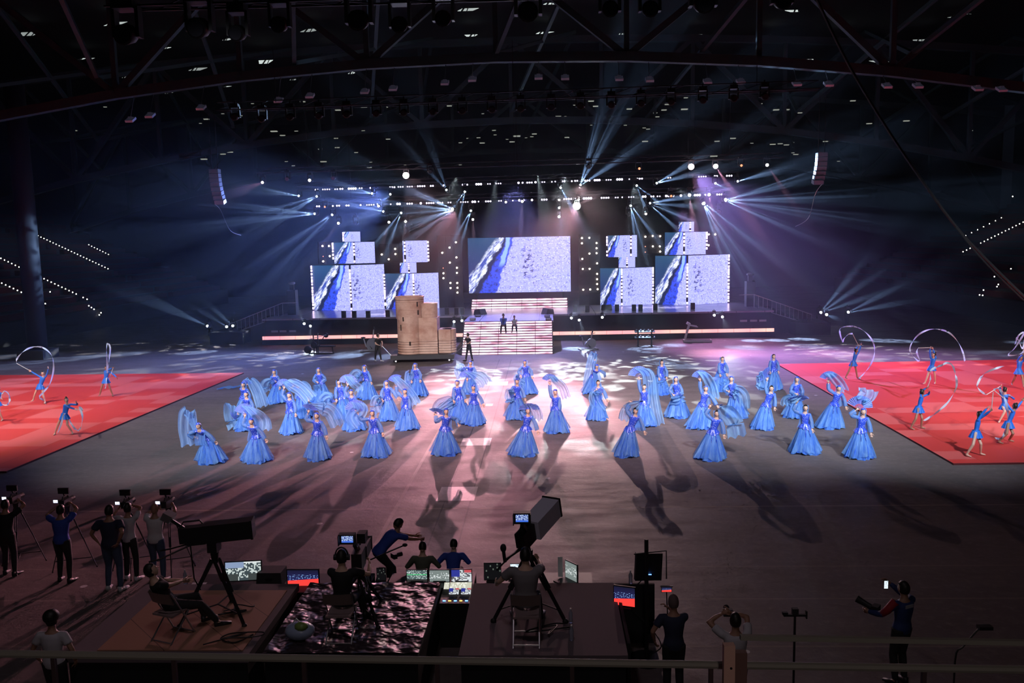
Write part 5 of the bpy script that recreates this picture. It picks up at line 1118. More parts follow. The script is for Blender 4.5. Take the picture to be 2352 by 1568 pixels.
for k, (px, py, on_) in enumerate(((863, 707, 1), (878, 707, 1), (895, 706, 0), (1458, 692, 1), (1474, 692, 1), (1490, 691, 0), (1509, 691, 1), (1524, 690, 1))):
    p = deck(px, py+2); lab = 'moving light on the stage floor, %s' % ['first of three at left', 'second of three at left', 'third of three at left', 'first of five at right', 'second of five at right', 'dark third of five at right', 'fourth of five at right', 'fifth of five at right'][k]
    th = thing('moving_head_light', lab, 'stage light', p)
    MB().box((0, 0, .1), (.5, .4, .2)).build('base', BLACK, th); MB().box((-.22, 0, .42), (.07, .2, .5)).box((.22, 0, .42), (.07, .2, .5)).build('yoke', BLACK, th); MB().tube([(0, .2, .5), (0, 0, .52), (0, -.22, .54)], [.12, .2, .19], 12).build('head', BLACK, th, True)
    MB().tube([(0, -.22, .54), (0, -.25, .54)], .14, 12).build('lens', CHROME if on_ else DARK, th)
# pools of light on the deck near the floor heads, from unseen spots above
for px, py in ((1470, 706), (1540, 706), (866, 722)):
    q = deck(px, py); spot(q+Vector((-.3, -.2, 3.5)), q, 900, (.85, .85, 1), 34, .4, .05, name='deck_light')
dk = thing('drum_kit', 'small drum kit on the stage behind the tower', 'drum kit', deck(1022, 701)+Vector((0, .6, 0)))
DR = mat('drum_shell', (.2, .2, .3), .3); BR = mat('cymbal', (.5, .45, .35), .3, .9)
MB().tube([(0, -.2, .35), (0, .3, .35)], .33, 20).build('bass_drum', DR, dk)
for x, y, z, r_ in ((-.25, 0, .8, .17), (.25, 0, .8, .17), (.65, .3, .45, .22), (-.6, .4, .55, .18)): MB().tube([(x, y, z-.12), (x, y, z+.12)], r_, 16).tube([(x, y+.05, .0), (x, y+.05, z-.1)], .02, 5).build('drum', DR, dk)
for x, y, z in ((-.75, .1, 1.15), (.7, .1, 1.3), (-.45, .3, 1.35)): MB().tube([(x, y, z), (x, y, z+.02)], [.26, .03], 18).tube([(x, y, 0), (x, y, z)], .015, 5).build('cymbal', BR, dk)
# side towers with a top light, side stairs with rails
for sd, bx, by, lab in ((-1, 674, 722, 'dark speaker column with a lamp on top, left end of the stage'), (1, 1722, 703, 'dark speaker column with a lamp on top, right end of the stage')):
    p = deck(bx, by); th = thing('speaker_column', lab, 'speaker', p)
    MB().box((0, 0, .95), (.65, .7, 1.9)).build('cabinet', BLACK, th); MB().box((0, 0, 2.1), (.3, .3, .4)).build('neck', DARK, th); MB().ell((0, 0, 2.42), (.28, .2, .14)).build('lamp', CHROME, th)
    for k in range(3): MB().box((0, -.36, .35+.6*k), (.55, .02, .5)).build('grille', DARK, th)
    side_x = (-18.3 if sd < 0 else 18.7); L_ = sd*3.3
    rl_ = thing('stair_rail', 'grey railing of the %s side stairs' % ('left' if sd < 0 else 'right'), 'railing', (side_x, 61.5, 0))
    m_ = MB(); n_ = 13
    for yy in (0,):
        top0, top1 = Vector((sd*-.9, yy, ZD+1.0)), Vector((L_, yy, 1.35))
        m_.bar(Vector((sd*-2.0, yy, ZD+1.0)), top0, .05).bar(top0, top1, .05).bar(top0+Vector((0, 0, -.95)), top1+Vector((0, 0, -.75)), .04)
        m_.build('rail', CHROME, rl_)
        for k in range(n_+1):
            q = lerp(top0, top1, k/n_); MB().bar(q, q-Vector((0, 0, .95-.2*k/n_)), .03).build('baluster', CHROME, rl_)
    sp_ = thing('side_platform', 'dark block with side stairs at the %s end of the stage' % ('left' if sd < 0 else 'right'), 'steps', (side_x+sd*1.75, 61.5, 0))
    MB().box((sd*1.2, 0, .45), (2.5, 3.0, .9)).build('block', blk, sp_)
    sm = MB()
    for k in range(6): sm.box((sd*(-1.45+.35*k), .8, (ZD-.15*k)/2), (.35, 1.3, ZD-.15*k))
    sm.build('treads', DARK, sp_)
# hanging line arrays
spk = mat('grey_speaker', (.25, .3, .32), .5)
for px, py, n_, cv, lab in ((493, 388, 8, 1, 'curved hanging array of grey speakers at left'), (1887, 350, 7, -1, 'curved hanging array of speakers at right')):
    p = at(px, py, 55); th = thing('line_array', lab, 'speaker', p, group=None)
    for k in range(n_):
        a = .02+.045*k; z = -.29*k; x = cv*((.009*k*k)); MB().box((x, -.02*k*k*.5, z-.14), (.62, .5, .25), rx=a).box((x, -.02*k*k*.5-.23, z-.14), (.5, .06, .16), rx=a, mi=0).build('speaker_box', spk, th)
    MB().bar((-.2, 0, 0), (-.2, 0, 16.2-p.z), .03).bar((.2, 0, 0), (.2, 0, 16.2-p.z), .03).build('hoist_cable', BLACK, th)
    q = [Vector((cv*.1, -.6, -.29*n_)), at(px+cv*14, py+95, 55)-p, at(px+cv*(35 if cv > 0 else 30), py+(140 if cv > 0 else 150), 55)-p, at(px+cv*60, py+(152 if cv > 0 else 170), 57)-p]
    MB().tube(bez(q, 16), .02, 5).build('cable', CHROME, th)
# dark rope hanging across the right
th = thing('sagging_cable', 'long black cable sagging from the roof down past the right mat', 'cable', at(1868, 0, 24))
MB().tube([p-th.location for p in bez([at(1868, -20, 24), at(1950, 150, 25), at(2060, 330, 26), at(2180, 500, 27), at(2260, 590, 27.5), at(2372, 700, 28)], 30)], .045, 6).build('strand', BLACK, th)
MB().tube([p-th.location for p in bez([at(2195, 522, 27), at(2260, 600, 27), at(2352, 690, 27.6)], 12)], .025, 5).build('strand', BLACK, th)

# ------------------------------------------------------------------ grandstands at the sides with step lights
seat_m = mat('dark_red_seats', (.10, .008, .012), .8); conc = mat('stand_concrete', (.05, .05, .055), .9)
step_l = glow('step_light', (1, .93, .82), 9)
for sd, nm, lab in ((-1, 'grandstand', 'left grandstand with rows of tiny step lights in the dark'), (1, 'grandstand', 'right grandstand with rows of tiny step lights in the dark')):
    x0 = 38.5*sd; gs = thing(nm, lab, 'grandstand', (x0, 75, 0))
    m_ = MB(); s2 = MB()
    for k in range(16):
        w_ = 1.5; m_.box((sd*(.75+k*w_), 0, .9+.62*k/1), (w_, 60, 1.8+.0*k)).box((sd*(.75+k*w_), 0, (.62*k)/2), (w_, 60, .62*k+.02))
        for j in range(4): s2.box((sd*(.75+k*w_+.2), -22.5+15*j, 2.05+.62*k), (.5, 13.6, .5))
    m_.build('terrace', conc, gs); s2.build('seat_rows', seat_m, gs)
DL = []
def dots(x0, y0, x1, y1, n, skip=()): 
    for k in range(n):
        if k not in skip: DL.append((lerp(x0, x1, k/(n-1)), lerp(y0, y1, k/(n-1))))
dots(87, 541, 248, 617, 24); dots(204, 562, 249, 584, 8); dots(2, 593, 52, 617, 7); dots(4, 650, 58, 675, 7); dots(93, 636, 175, 675, 11); dots(191, 683, 200, 687, 2); dots(94, 693, 104, 697, 2); dots(204, 702, 216, 710, 3); DL += [(232, 718), (228, 723), (115, 670)]
dots(2212, 578, 2350, 510, 18, (4, )); dots(2218, 541, 2300, 500, 7); DL += [(2326, 451), (2284, 635), (2322, 617), (2293, 653), (2290, 658), (2259, 666), (2250, 677), (2257, 678)]
def stand_hit(px, py):
    d = _ray(px, py); sd = -1 if px < 1176 else 1; best = None
    Yh = 48.
    while Yh < 104:
        p = CAM+d*(Yh/d.y); q = abs(p.x)-38.5
        if 0 <= q < 24 and p.z < 2.4+.62*int(q/1.5): return p
        Yh += .15
    return at(px, py, 80)
first = None
for k, (px, py) in enumerate(DL):
    p = stand_hit(px, py); p = p+(CAM-p).normalized()*.6
    o = thing('step_light', 'tiny white step light on the aisle of the %s grandstand' % ('left' if px < 1176 else 'right'), 'light', p, group='step lights of the %s grandstand' % ('left' if px < 1176 else 'right'))
    if first is None: MB().ell((0, 0, 0), .05, 8, 6).build('lens', step_l, o); MB().box((0, .05, -.1), (.2, .12, .1)).build('housing', DARK, o); first = o
    else:
        for ch in first.children: dup(ch, o)
# big column and the pale block at the left
a_, b_ = at(88, 780, 54), at(60, 420, 54)
th = thing('roof_column', 'tall dark column at the left side of the hall', 'column', (a_.x-.1, 54, 0)); MB().tube([(0, 0, 0), (0, 0, 18)], .62, 20).build('shaft', mat('column_paint', (.02, .022, .03), .7), th, True); MB().box((0, 0, .3), (1.8, 1.8, .6)).build('foot', conc, th)
th = thing('barrier_block', 'pale low block standing beside the left column', 'barrier', tuple(gp(38, 772))); MB().add([(-1.1, -.5, 0), (.9, -.5, 0), (.9, .5, 0), (-1.1, .5, 0), (-1.1, -.5, 1.8), (.9, -.5, 1.0), (.9, .5, 1.0), (-1.1, .5, 1.8)], [(3, 2, 1, 0), (4, 5, 6, 7), (0, 1, 5, 4), (1, 2, 6, 5), (2, 3, 7, 6), (3, 0, 4, 7)]).build('panel', mat('pale_panel', (.3, .32, .33), .8), th)
# a veil lying on the floor, at the left
p = gp(528, 893); th = thing('dropped_veil', 'pale blue veil lying crumpled on the floor behind the left dancers', 'veil', p)
MB().grid(lambda u, v: Vector(((u-.5)*1.3*(1-.5*abs(v-.5)), (v-.5)*.7*(u*.8+.15)+.25*(u-.5), .05+.07*math.sin(9*u+5*v)*math.sin(7*v+2)+.09*u)), 20, 12).build('cloth', VEIL, th, True)

# ------------------------------------------------------------------ crew area
ZR = 1.0
ply = bpy.data.materials.new('plywood'); ply.use_nodes = True; t = NT(ply.node_tree); b = ply.node_tree.nodes['Principled BSDF']
X, Y, Z = t.sep(t.n('ShaderNodeNewGeometry').outputs['Position'])
t.link(t.mix(t.m('LESS_THAN', t.m('FRACT', t.m('DIVIDE', t.m('ADD', X, Y), 1.2)), .012), (.42, .22, .15), (.1, .05, .04)), b.inputs['Base Color'])
cpt = mat('grey_carpet', (.17, .13, .15), .95)
tarp = bpy.data.materials.new('black_plastic'); tarp.use_nodes = True; t = NT(tarp.node_tree); b = tarp.node_tree.nodes['Principled BSDF']
b.inputs['Base Color'].default_value = (.05, .035, .045, 1); b.inputs['Roughness'].default_value = .38
pp = t.n('ShaderNodeNewGeometry').outputs['Position']; nz = t.noise(pp, 2.0, 3, .55)
t.link(t.n('ShaderNodeBump', {'Height': nz, 'Strength': .8, 'Distance': .3}).outputs[0], b.inputs['Normal'])
for x0, x1, m_, lab in ((-5.0, -2.13, cpt, 'left camera riser with a plywood sheet on its grey carpet'), (-1.92, .5, blk, 'middle camera riser covered with creased black plastic'), (1.1, 3.65, cpt, 'right camera riser with grey carpet')):
    th = thing('camera_riser', lab, 'platform', ((x0+x1)/2, 13.1, 0)); w_ = x1-x0
    MB().box((0, 0, ZR-.06), (w_, 2.65, .12)).build('top', m_, th)
    MB().box((0, 0, (ZR-.12)/2), (w_-.06, 2.55, ZR-.125)).build('skirt', blk, th)
th = thing('plywood_sheet', 'tan plywood sheet lying on the left camera riser', 'board', (-3.4, 13.0, ZR+.012)); MB().box((0, 0, 0), (2.3, 2.2, .02)).build('board', ply, th)
th = thing('plastic_sheet', 'creased shiny black plastic spread over the middle riser', 'plastic sheet', (-.71, 13.1, ZR+.01)); random.seed(3)
MB().grid(lambda u, v: Vector(((u-.5)*2.4, (v-.5)*2.6, .012+.02*abs(math.sin(17*u+3*math.sin(9*v)))*abs(math.sin(11*v+4*math.sin(7*u))))), 90, 90).build('sheet', tarp, th, True)
def table(x0, x1, y, lab):
    th = thing('work_table', lab, 'table', ((x0+x1)/2, y, 0)); w_ = x1-x0
    MB().box((0, 0, .73), (w_, .7, .04)).build('tabletop', BLACK, th); MB().box((0, .33, .36), (w_, .02, .68)).build('cloth', blk, th)
    for sx in (-1, 1):
        for sy in (-1, 1): MB().bar((sx*(w_/2-.05), sy*.3, 0), (sx*(w_/2-.05), sy*.3, .72), .04).build('leg', DARK, th)
table(-4.3, -.95, 15.15, 'black table behind the left riser, laptops on it'); table(-.6, 1.05, 15.15, 'black control table with three monitors'); table(1.2, 3.3, 15.15, 'black table behind the right riser')
# screens
def ui(name, kind, es=1.2):
    m = bpy.data.materials.new(name); m.use_nodes = True; t = NT(m.node_tree); b = m.node_tree.nodes['Principled BSDF']; b.inputs['Base Color'].default_value = (0, 0, 0, 1)
    u, v, _ = t.sep(t.n('ShaderNodeTexCoord').outputs['UV']); W_ = lambda s1, s2, sd=0: t.n('ShaderNodeTexWhiteNoise', {'Vector': t.comb(t.m('FLOOR', t.m('MULTIPLY', u, s1)), t.m('FLOOR', t.m('MULTIPLY', v, s2)), sd)})
    if kind == 'edit':
        w_ = W_(26, 14); c = t.mix(t.m('GREATER_THAN', w_.outputs[0], .55), (.05, .07, .08), (.6, .68, .66)); c = t.mix(t.m('GREATER_THAN', v, .93), c, (.8, .85, .85)); c = t.mix(t.m('MULTIPLY', t.m('GREATER_THAN', v, .68), t.m('LESS_THAN', u, .52)), c, (.25, .33, .5))
        c = t.mix(t.m('MULTIPLY', t.m('LESS_THAN', v, .36), t.m('GREATER_THAN', t.m('ABSOLUTE', t.m('SUBTRACT', u, .5)), .14)), c, (.05, .06, .06))
    elif kind == 'grid': w_ = W_(22, 16, 3); c = t.mix(t.m('GREATER_THAN', w_.outputs[0], .7), (.08, .12, .12), (.5, .6, .58)); c = t.mix(t.m('LESS_THAN', t.m('ABSOLUTE', t.m('SUBTRACT', v, .62)), .03), c, (.1, .7, .25)); c = t.mix(t.m('LESS_THAN', v, .22), c, (.03, .03, .03))
    elif kind == 'grey': w_ = W_(24, 14, 5); c = t.mix(t.m('MULTIPLY', t.m('GREATER_THAN', w_.outputs[0], .72), t.m('LESS_THAN', t.m('ABSOLUTE', t.m('SUBTRACT', v, .52)), .26)), (.2, .24, .23), (.7, .75, .75))
    elif kind == 'panel': w_ = W_(14, 12, 7); c = t.mix(t.m('GREATER_THAN', w_.outputs[0], .4), (.1, .1, .12), (.7, .75, .78)); c = t.mix(t.m('MULTIPLY', t.m('GREATER_THAN', v, .42), t.m('LESS_THAN', u, .42)), c, (.03, .04, .3)); c = t.mix(t.m('MULTIPLY', t.m('GREATER_THAN', v, .78), t.m('GREATER_THAN', u, .65)), c, (.6, .08, .1))
    elif kind == 'mixer': w_ = W_(18, 5, 2); c = t.mix(t.m('GREATER_THAN', w_.outputs[0], .75), (.62, .62, .5), (.9, .9, .8))
    elif kind == 'bright': c = t.mix(t.m('GREATER_THAN', t.noise(t.comb(u, v, 0), 6), .6), (.85, .95, 1), (.2, .35, .5))
    elif kind == 'black': w_ = W_(12, 10, 4); c = t.mix(t.m('GREATER_THAN', w_.outputs[0], .93), (.005, .005, .006), (.1, .12, .1))
    else:                                      # live picture: dark hall, red mat, blue specks
        f_ = t.noise(t.comb(u, v, 1), 18, 3); c = t.mix(t.ramp(v, .4, 1), (.02, .02, .10), (.01, .01, .03)); c = t.mix(t.m('MULTIPLY', t.m('GREATER_THAN', f_, .6), t.m('LESS_THAN', t.m('ABSOLUTE', t.m('SUBTRACT', v, .5)), .2)), c, (.3, .55, 1)); 
        c = t.mix(t.m('LESS_THAN', t.m('ADD', v, t.m('MULTIPLY', u, -.12)), .33 if kind == 'live' else -.5), c, (1, .06, .05))
        if kind == 'finder': c = t.mix(t.m('GREATER_THAN', t.noise(t.comb(u, v, 1), 9, 3), .52), (.03, .06, .3), (.6, .75, 1)); c = t.mix(t.m('LESS_THAN', v, .25), c, (.05, .15, .7))
    t.link(c, b.inputs['Emission Color']); b.inputs['Emission Strength'].default_value = es; return m
UI = {k: ui('screen_'+k, k, 1.0) for k in ('edit', 'grid', 'grey', 'panel', 'mixer', 'bright', 'black', 'live', 'finder')}
def screen_quad(th, w, h, m, name='display', y=0, M3=None, c=(0, 0, 0)):
    c = Vector(c); M3 = M3 or Matrix.Identity(3)
    mb = MB(); quad(mb, [c+M3 @ Vector(p) for p in ((-w/2, y, -h/2), (w/2, y, -h/2), (w/2, y, h/2), (-w/2, y, h/2))], [(0, 0), (1, 0), (1, 1), (0, 1)]); return build_uv(mb, name, m, th)
def monitor(x0, y0, x1, y1, Y, kind, lab, yaw=0, laptop=False, cat='monitor', zt=.75, pitch=0):
    a, b_ = at(x0, y1, Y), at(x1, y0, Y); w, h = b_.x-a.x, b_.z-a.z; cx = (a.x+b_.x)/2; zc = (a.z+b_.z)/2; w /= max(.3, math.cos(yaw))
    th = thing('laptop' if laptop else 'monitor', lab, 'laptop' if laptop else cat, (cx, Y, zt), yaw)
    M3 = Matrix.Rotation(pitch, 3, 'X'); c = (0, 0, zc-zt)
    ld = MB().box(c, (w, .03, h), rx=pitch).build('lid' if laptop else 'casing', BLACK, th); screen_quad(ld, w*.94, h*.9, UI[kind], 'display', -.018, M3, c)
    if laptop: MB().box((0, -.16, .02), (w, .3, .025)).build('keyboard', DARK, th)
    else: MB().box((0, .05, (zc-zt-h/2)/2+.02), (.08, .04, max(.04, zc-zt))).box((0, .04, .01), (.24, .18, .02)).build('stand', DARK, th)
    return th
monitor(519, 1288, 599, 1333, 15.0, 'edit', 'big laptop with bright editing window behind the left camera', .12, True, pitch=-.15)
monitor(660, 1306, 733, 1346, 14.85, 'live', 'laptop showing the dark hall and a red mat', 0, True)
monitor(866, 1303, 886, 1333, 15.1, 'black', 'small dark screen right of the headphone operator')
monitor(934, 1307, 982, 1336, 15.1, 'grid', 'left one of the three control monitors, green line on it'); monitor(986, 1307, 1033, 1336, 15.1, 'grey', 'middle one of the three control monitors, grey window'); monitor(1036, 1306, 1084, 1336, 15.1, 'panel', 'right one of the three control monitors, blue and red fields')
monitor(1112, 1291, 1151, 1332, 15.1, 'black', 'dark monitor left of the right operator'); monitor(1172, 1293, 1192, 1318, 15.2, 'bright', 'small bright white screen beside the right operator')
monitor(1300, 1290, 1326, 1332, 15.1, 'grey', 'laptop seen at an angle on the right table', -.9, True)
monitor(1410, 1345, 1459, 1392, 13.6, 'live', 'monitor with a red mat picture in the dark booth right of the risers', -.3, zt=.9)
th = thing('lighting_console', 'lighting desk with lit touch screens between two risers', 'console', (.8, 14.3, .0))
p = at(1050, 1356, 14.2)
MB().box((.0, .1, .42), (.56, .9, .82)).build('body', BLACK, th)
for x_, y_, w_, h_, k in ((.04, .32, .40, .17, 'mixer'), (-.22, .32, .1, .15, 'mixer'), (-.06, .08, .18, .12, 'panel'), (.16, .08, .18, .12, 'panel')):
    mb = MB(); quad(mb, [(x_-w_/2, y_-h_/2, .836), (x_+w_/2, y_-h_/2, .836), (x_+w_/2, y_+h_/2, .9), (x_-w_/2, y_+h_/2, .9)], [(0, 0), (1, 0), (1, 1), (0, 1)]); build_uv(mb, 'touch_screen', UI[k], th)
al = glow('amber_led', (1, .5, .1), 3)
for k in range(5): MB().box((-.2+.1*k, -.25, .835), (.05, .02, .01)).build('indicator', al if k % 2 else BLUEGLOW, th)
# small things on the tables
for px, py, lab in ((1287, 1306, 'white smartphone propped upright on the right table'),):
    p = at(px, py, 15.2); th = thing('smartphone', lab, 'phone', (p.x, 15.2, .75)); MB().box((0, 0, (p.z-.75)/2+.14), (.09, .012, (p.z-.75)+.2)).build('back', WHITE, th)
th = thing('case', 'closed dark case lying on the left table between two laptops', 'case', (at(625, 1320, 15.1).x, 15.1, .75)); MB().box((0, 0, .13), (.5, .4, .25), taper=.92).build('body', DARK, th); MB().box((0, -.21, .13), (.12, .02, .04)).build('handle', BLACK, th)
th = thing('paper_sheet', 'white paper sheet on the left table beside a bottle', 'paper', (at(455, 1331, 15).x, 14.98, .751)); MB().box((0, 0, 0), (.28, .2, .004)).build('sheet', WHITE, th)
btl = mat('clear_bottle', (.6, .65, .8), .12, 0, trans=.6)
def bottle(x, y, z, lab, s=1):
    th = thing('water_bottle', lab, 'bottle', (x, y, z)); MB().lathe([(.001, 0), (.033*s, 0), (.035*s, .02), (.031*s, .09), (.035*s, .13), (.033*s, .17*s), (.013*s, .215*s), (.013*s, .23*s)], 14).build('body', btl, th, True); MB().tube([(0, 0, .23*s), (0, 0, .25*s)], .015, 10).build('cap', WHITE, th)
bottle(at(425, 1320, 15).x, 15.0, .75, 'water bottle on the left table beside the left camera', 1.2)
p = G(1311, 1430, ZR); bottle(p.x, p.y, ZR, 'upper water bottle standing on the right riser'); p = G(1313, 1470, ZR); bottle(p.x, p.y, ZR, 'lower water bottle standing on the right riser')
p = G(690, 1470, ZR); th = thing('plastic_bag', 'white and green plastic bag with bottles on the middle riser', 'bag', (p.x, p.y, ZR+.03)); random.seed(5)
MB().ell((0, 0, .13), (.24, .18, .14), 14, 9).build('bag', mat('bag_plastic', (.35, .42, .6), .3), th, True); MB().ell((.05, -.08, .24), (.11, .09, .07), 10, 7).build('wrapper', mat('green_wrapper', (.2, .3, .08), .4), th, True); MB().tube([(-.15, 0, .2), (-.05, 0, .33), (.08, 0, .2)], .012, 6).build('handle', WHITE, th)

def tripod(top, zb, lab, rad=.5, n=3, a0=.5, w=.035, spreader=True, cat='tripod'):
    top = Vector(top); th = thing('tripod', lab, cat, (top.x, top.y, zb)); h = top.z-zb
    MB().tube([(0, 0, h-.02), (0, 0, h-.2)], [.07, .05], 10).build('bowl', BLACK, th)
    for k in range(n):
        a = a0+2*PI*k/n; f_ = Vector((math.cos(a)*rad, math.sin(a)*rad, .02)); x_ = Vector((-math.sin(a), math.cos(a), 0))*w; t_ = Vector((math.cos(a)*.05, math.sin(a)*.05, h-.15)); md = lerp(t_, f_, .5)
        MB().bar(t_+x_, md+x_*.7, w*.7).bar(t_-x_, md-x_*.7, w*.7).bar(lerp(t_, f_, .35), f_, w*.8).ell(f_, w*.9).build('leg', BLACK, th)
    if spreader:
        m_ = MB()
        for k in range(n): a = a0+2*PI*k/n; m_.bar((0, 0, h*.22), (math.cos(a)*rad*.8, math.sin(a)*rad*.8, h*.17), .018)
        m_.build('spreader', DARK, th)
    return th
def folding_chair(x, y, z, yaw, lab):
    th = thing('folding_chair', lab, 'chair', (x, y, z), yaw); fr = MB()
    for sx in (-.22, .22):
        fr.tube([(sx, .25, 0), (sx, .02, .45), (sx, -.2, .85)], .013, 6)
    fr2 = MB()
    for sx in (-.2, .2): fr2.tube([(sx, -.27, 0), (sx, .18, .45)], .013, 6)
    fr.tube([(-.22, .25, .03), (.22, .25, .03)], .011, 6); fr2.tube([(-.2, -.25, .05), (.2, -.25, .05)], .011, 6)
    fr.build('back_frame', CHROME, th); fr2.build('front_frame', CHROME, th)
    cm = bpy.data.materials.get('chair_panel') or mat('chair_panel', (.28, .2, .2), .6)
    MB().box((0, .02, .45), (.4, .42, .03)).build('seat', cm, th)
    MB().grid(lambda u, v: Vector(((u-.5)*.44, -.14-.08*v-.03*math.cos((u-.5)*PI), .64+.2*v)), 8, 3).grid(lambda u, v: Vector(((.5-u)*.44, -.155-.08*v-.03*math.cos((.5-u)*PI), .64+.2*v)), 8, 3).build('backrest', cm, th)
# three operators
folding_chair(-3.55, 12.35, ZR, -.35, 'folding chair under the operator leaning back at left')
folding_chair(-.80, 12.3, ZR, 0, 'folding chair under the headphone operator'); folding_chair(2.12, 12.25, ZR, 0, 'folding chair under the operator in grey tee')
th = thing('person', 'seated operator in black leaning back, looking up, at the left camera', 'person', (-3.55, 12.45, ZR), PI-.9)
J = human(th, 1.02, (0, .05, .53), (0, .22), (0, .05), -.1, -.5, 0, (.25, -.4, .75), (.3, -.35, .7), (-.15, -.62), (.16, -.5), kpole=(0, -1, 1), top=TEEB, pants=DKT, shoes=BLACK, tsl='short')
th = thing('person', 'operator in black tee wearing headphones, seated on a folding chair', 'person', (-.80, 12.5, ZR), PI)
J = human(th, 1.05, (0, .05, .53), (0, -.02), (0, 0), 0, .05, 0, (-.33, -.38, .95), (.1, -.5, .75), (-.2, -.55), (.2, -.5), kpole=(0, -1, 1), top=TEEB, pants=DKT, shoes=BLACK, lpole=(-.8, .2, -.6))
hpn = th
mb = MB(); hd = J['hd']
mb.tube([hd+Vector((.1*math.cos(a), .0, .03+.13*math.sin(a))) for a in [PI*k/10 for k in range(11)]], .013, 6)
for sx in (-1, 1): mb.tube([hd+Vector((sx*.075, 0, -.0)), hd+Vector((sx*.125, 0, -.0))], .05, 14)
mb.build('headphones', BLACK, th)
th = thing('person', 'operator in grey tee seated on a folding chair at the right camera', 'person', (2.12, 12.45, ZR), PI)
J = human(th, 1.08, (0, .05, .53), (0, -.02), (0, 0), 0, .1, 0, (-.18, -.5, .95), (.45, -.25, .68), (-.2, -.5), (.2, -.5), kpole=(0, -1, 1), top=GREYT, pants=DKT, shoes=BLACK, rpole=(.8, .4, -.6), build=1.12)
# broadcast cameras
def broadcast(base, aim, lab, Lb, hood, vf_px=None, Yv=None, top=BLACK):
    """camera body, box lens, viewfinder; `base` is the centre of the pan head top"""
    base = Vector(base); th = thing('broadcast_camera', lab, 'television camera', base); d = (Vector(aim)-base).normalized()
    x = d.cross(Vector((0, 0, 1))).normalized(); u = x.cross(d); M3 = Matrix((x, d, u)).transposed()
    def bx(c, dim, nm, m=BLACK, tp=1):
        mb = MB().box((0, 0, 0), dim); mb.v = [tuple(M3 @ (Vector(v)+Vector(c))) for v in mb.v]; return mb.build(nm, m, th)
    bx((0, -.05, .17), (.17, .42, .26), 'body'); bx((0, .16+Lb/2, .17), hood, 'box_lens', top)
    bx((0, .16+Lb+.01, .17), (hood[0]+.02, .04, hood[2]+.02), 'lens_hood')
    bx((0, 0, .02), (.16, .3, .05), 'plate')
    mb = MB().tube([(0, -.22, .33), (0, -.18, .39), (0, .08, .39), (0, .12, .33)], .014, 6); mb.v = [tuple(M3 @ Vector(v)) for v in mb.v]; mb.build('handle', BLACK, th)
    mb = MB().tube([(.06, -.1, .0), (.22, -.55, -.12), (.24, -.72, -.14)], .014, 6).tube([(-.06, -.1, .0), (-.22, -.5, -.12), (-.24, -.68, -.14)], .014, 6); mb.v = [tuple(M3 @ Vector(v)) for v in mb.v]; mb.build('pan_bar', BLACK, th)
    mb = MB().tube([(0, -.26, .1), (.05, -.35, -.1), (.02, -.25, -.5), (0, 0, -.8)], .012, 5); mb.build('cable', BLACK, th)
    return th, M3, base
def finder(th, c, w, h, kind, hooded=True):
    c = Vector(c)-th.location; vf_ = MB().box(c, (w*1.35, .08, h*1.6)).box(c+Vector((0, -.06, h*.86)), (w*1.35, .14, .015)).box(c+Vector((-w*.67, -.06, 0)), (.015, .14, h*1.5)).box(c+Vector((w*.67, -.06, 0)), (.015, .14, h*1.5)).build('viewfinder', BLACK, th)
    screen_quad(vf_, w, h, UI[kind], 'viewfinder_screen', -.045, None, c)
# left camera, lens pointing right
bA = at(492, 1258, 13.0); tripod((bA.x, bA.y, bA.z-.05), ZR, 'heavy tripod of the left broadcast camera', .62, a0=-.5, w=.05)
aA = at(572, 1205, 13.6); th, M3, b0 = broadcast(bA+Vector((-.28, 0, .08)), bA+Vector((1.0, .22, .14)), 'left broadcast camera with a long box lens pointing right', .74, (.26, .8, .30))
MB().box((.28, 0, -.05), (.16, .2, .16)).build('pan_head', BLACK, th)
v = at(387, 1186, 12.9); MB().box(v-th.location, (.16, .2, .13), ry=.5).build('viewfinder', CHROME, th); MB().bar(v-th.location+Vector((.03, 0, -.05)), Vector((-.15, 0, .22)), .05).build('viewfinder_arm', BLACK, th)
# middle camera
bB = at(826, 1300, 13.1); tripod((bB.x, bB.y, bB.z-.02), ZR, 'tripod of the middle broadcast camera', .6, a0=-.9, w=.05)
th, M3, b0 = broadcast(bB+Vector((0, 0, .0)), bB+Vector((-.05, 1, -.02)), 'middle broadcast camera seen from behind over the headphone operator', .5, (.2, .5, .22))
finder(th, at(799, 1236, 12.8), .19, .11, 'finder'); MB().box(at(832, 1232, 13.0)-th.location, (.14, .2, .16)).bar(at(815, 1250, 12.95)-th.location, Vector((0, 0, .25)), .06).build('bracket', BLACK, th)
# right camera with pale box lens
bC = at(1215, 1252, 13.2); tripod((bC.x, bC.y, bC.z-.05), ZR, 'heavy tripod of the right broadcast camera', .68, a0=-.55, w=.055)
pale = mat('pale_hood_top', (.7, .68, .85), .5)
th, M3, b0 = broadcast(bC+Vector((0, 0, .05)), bC+Vector((.55, 1.0, .33)), 'right broadcast camera with pale-topped box lens aimed at the dancers', .72, (.32, .8, .33), top=pale)
finder(th, at(1199, 1188, 12.75), .20, .12, 'finder'); MB().bar(at(1199, 1205, 12.8)-th.location, Vector((0, 0, .15)), .06).build('bracket', BLACK, th)
MB().tube([Vector((-.05, -.1, -.02)), at(1160, 1285, 12.6)-th.location], .02, 6).ell(at(1156, 1258, 12.6)-th.location, (.05, .05, .07)).tube([at(1156, 1262, 12.6)-th.location, at(1160, 1290, 12.6)-th.location], .03, 6).build('zoom_grip', BLACK, th)
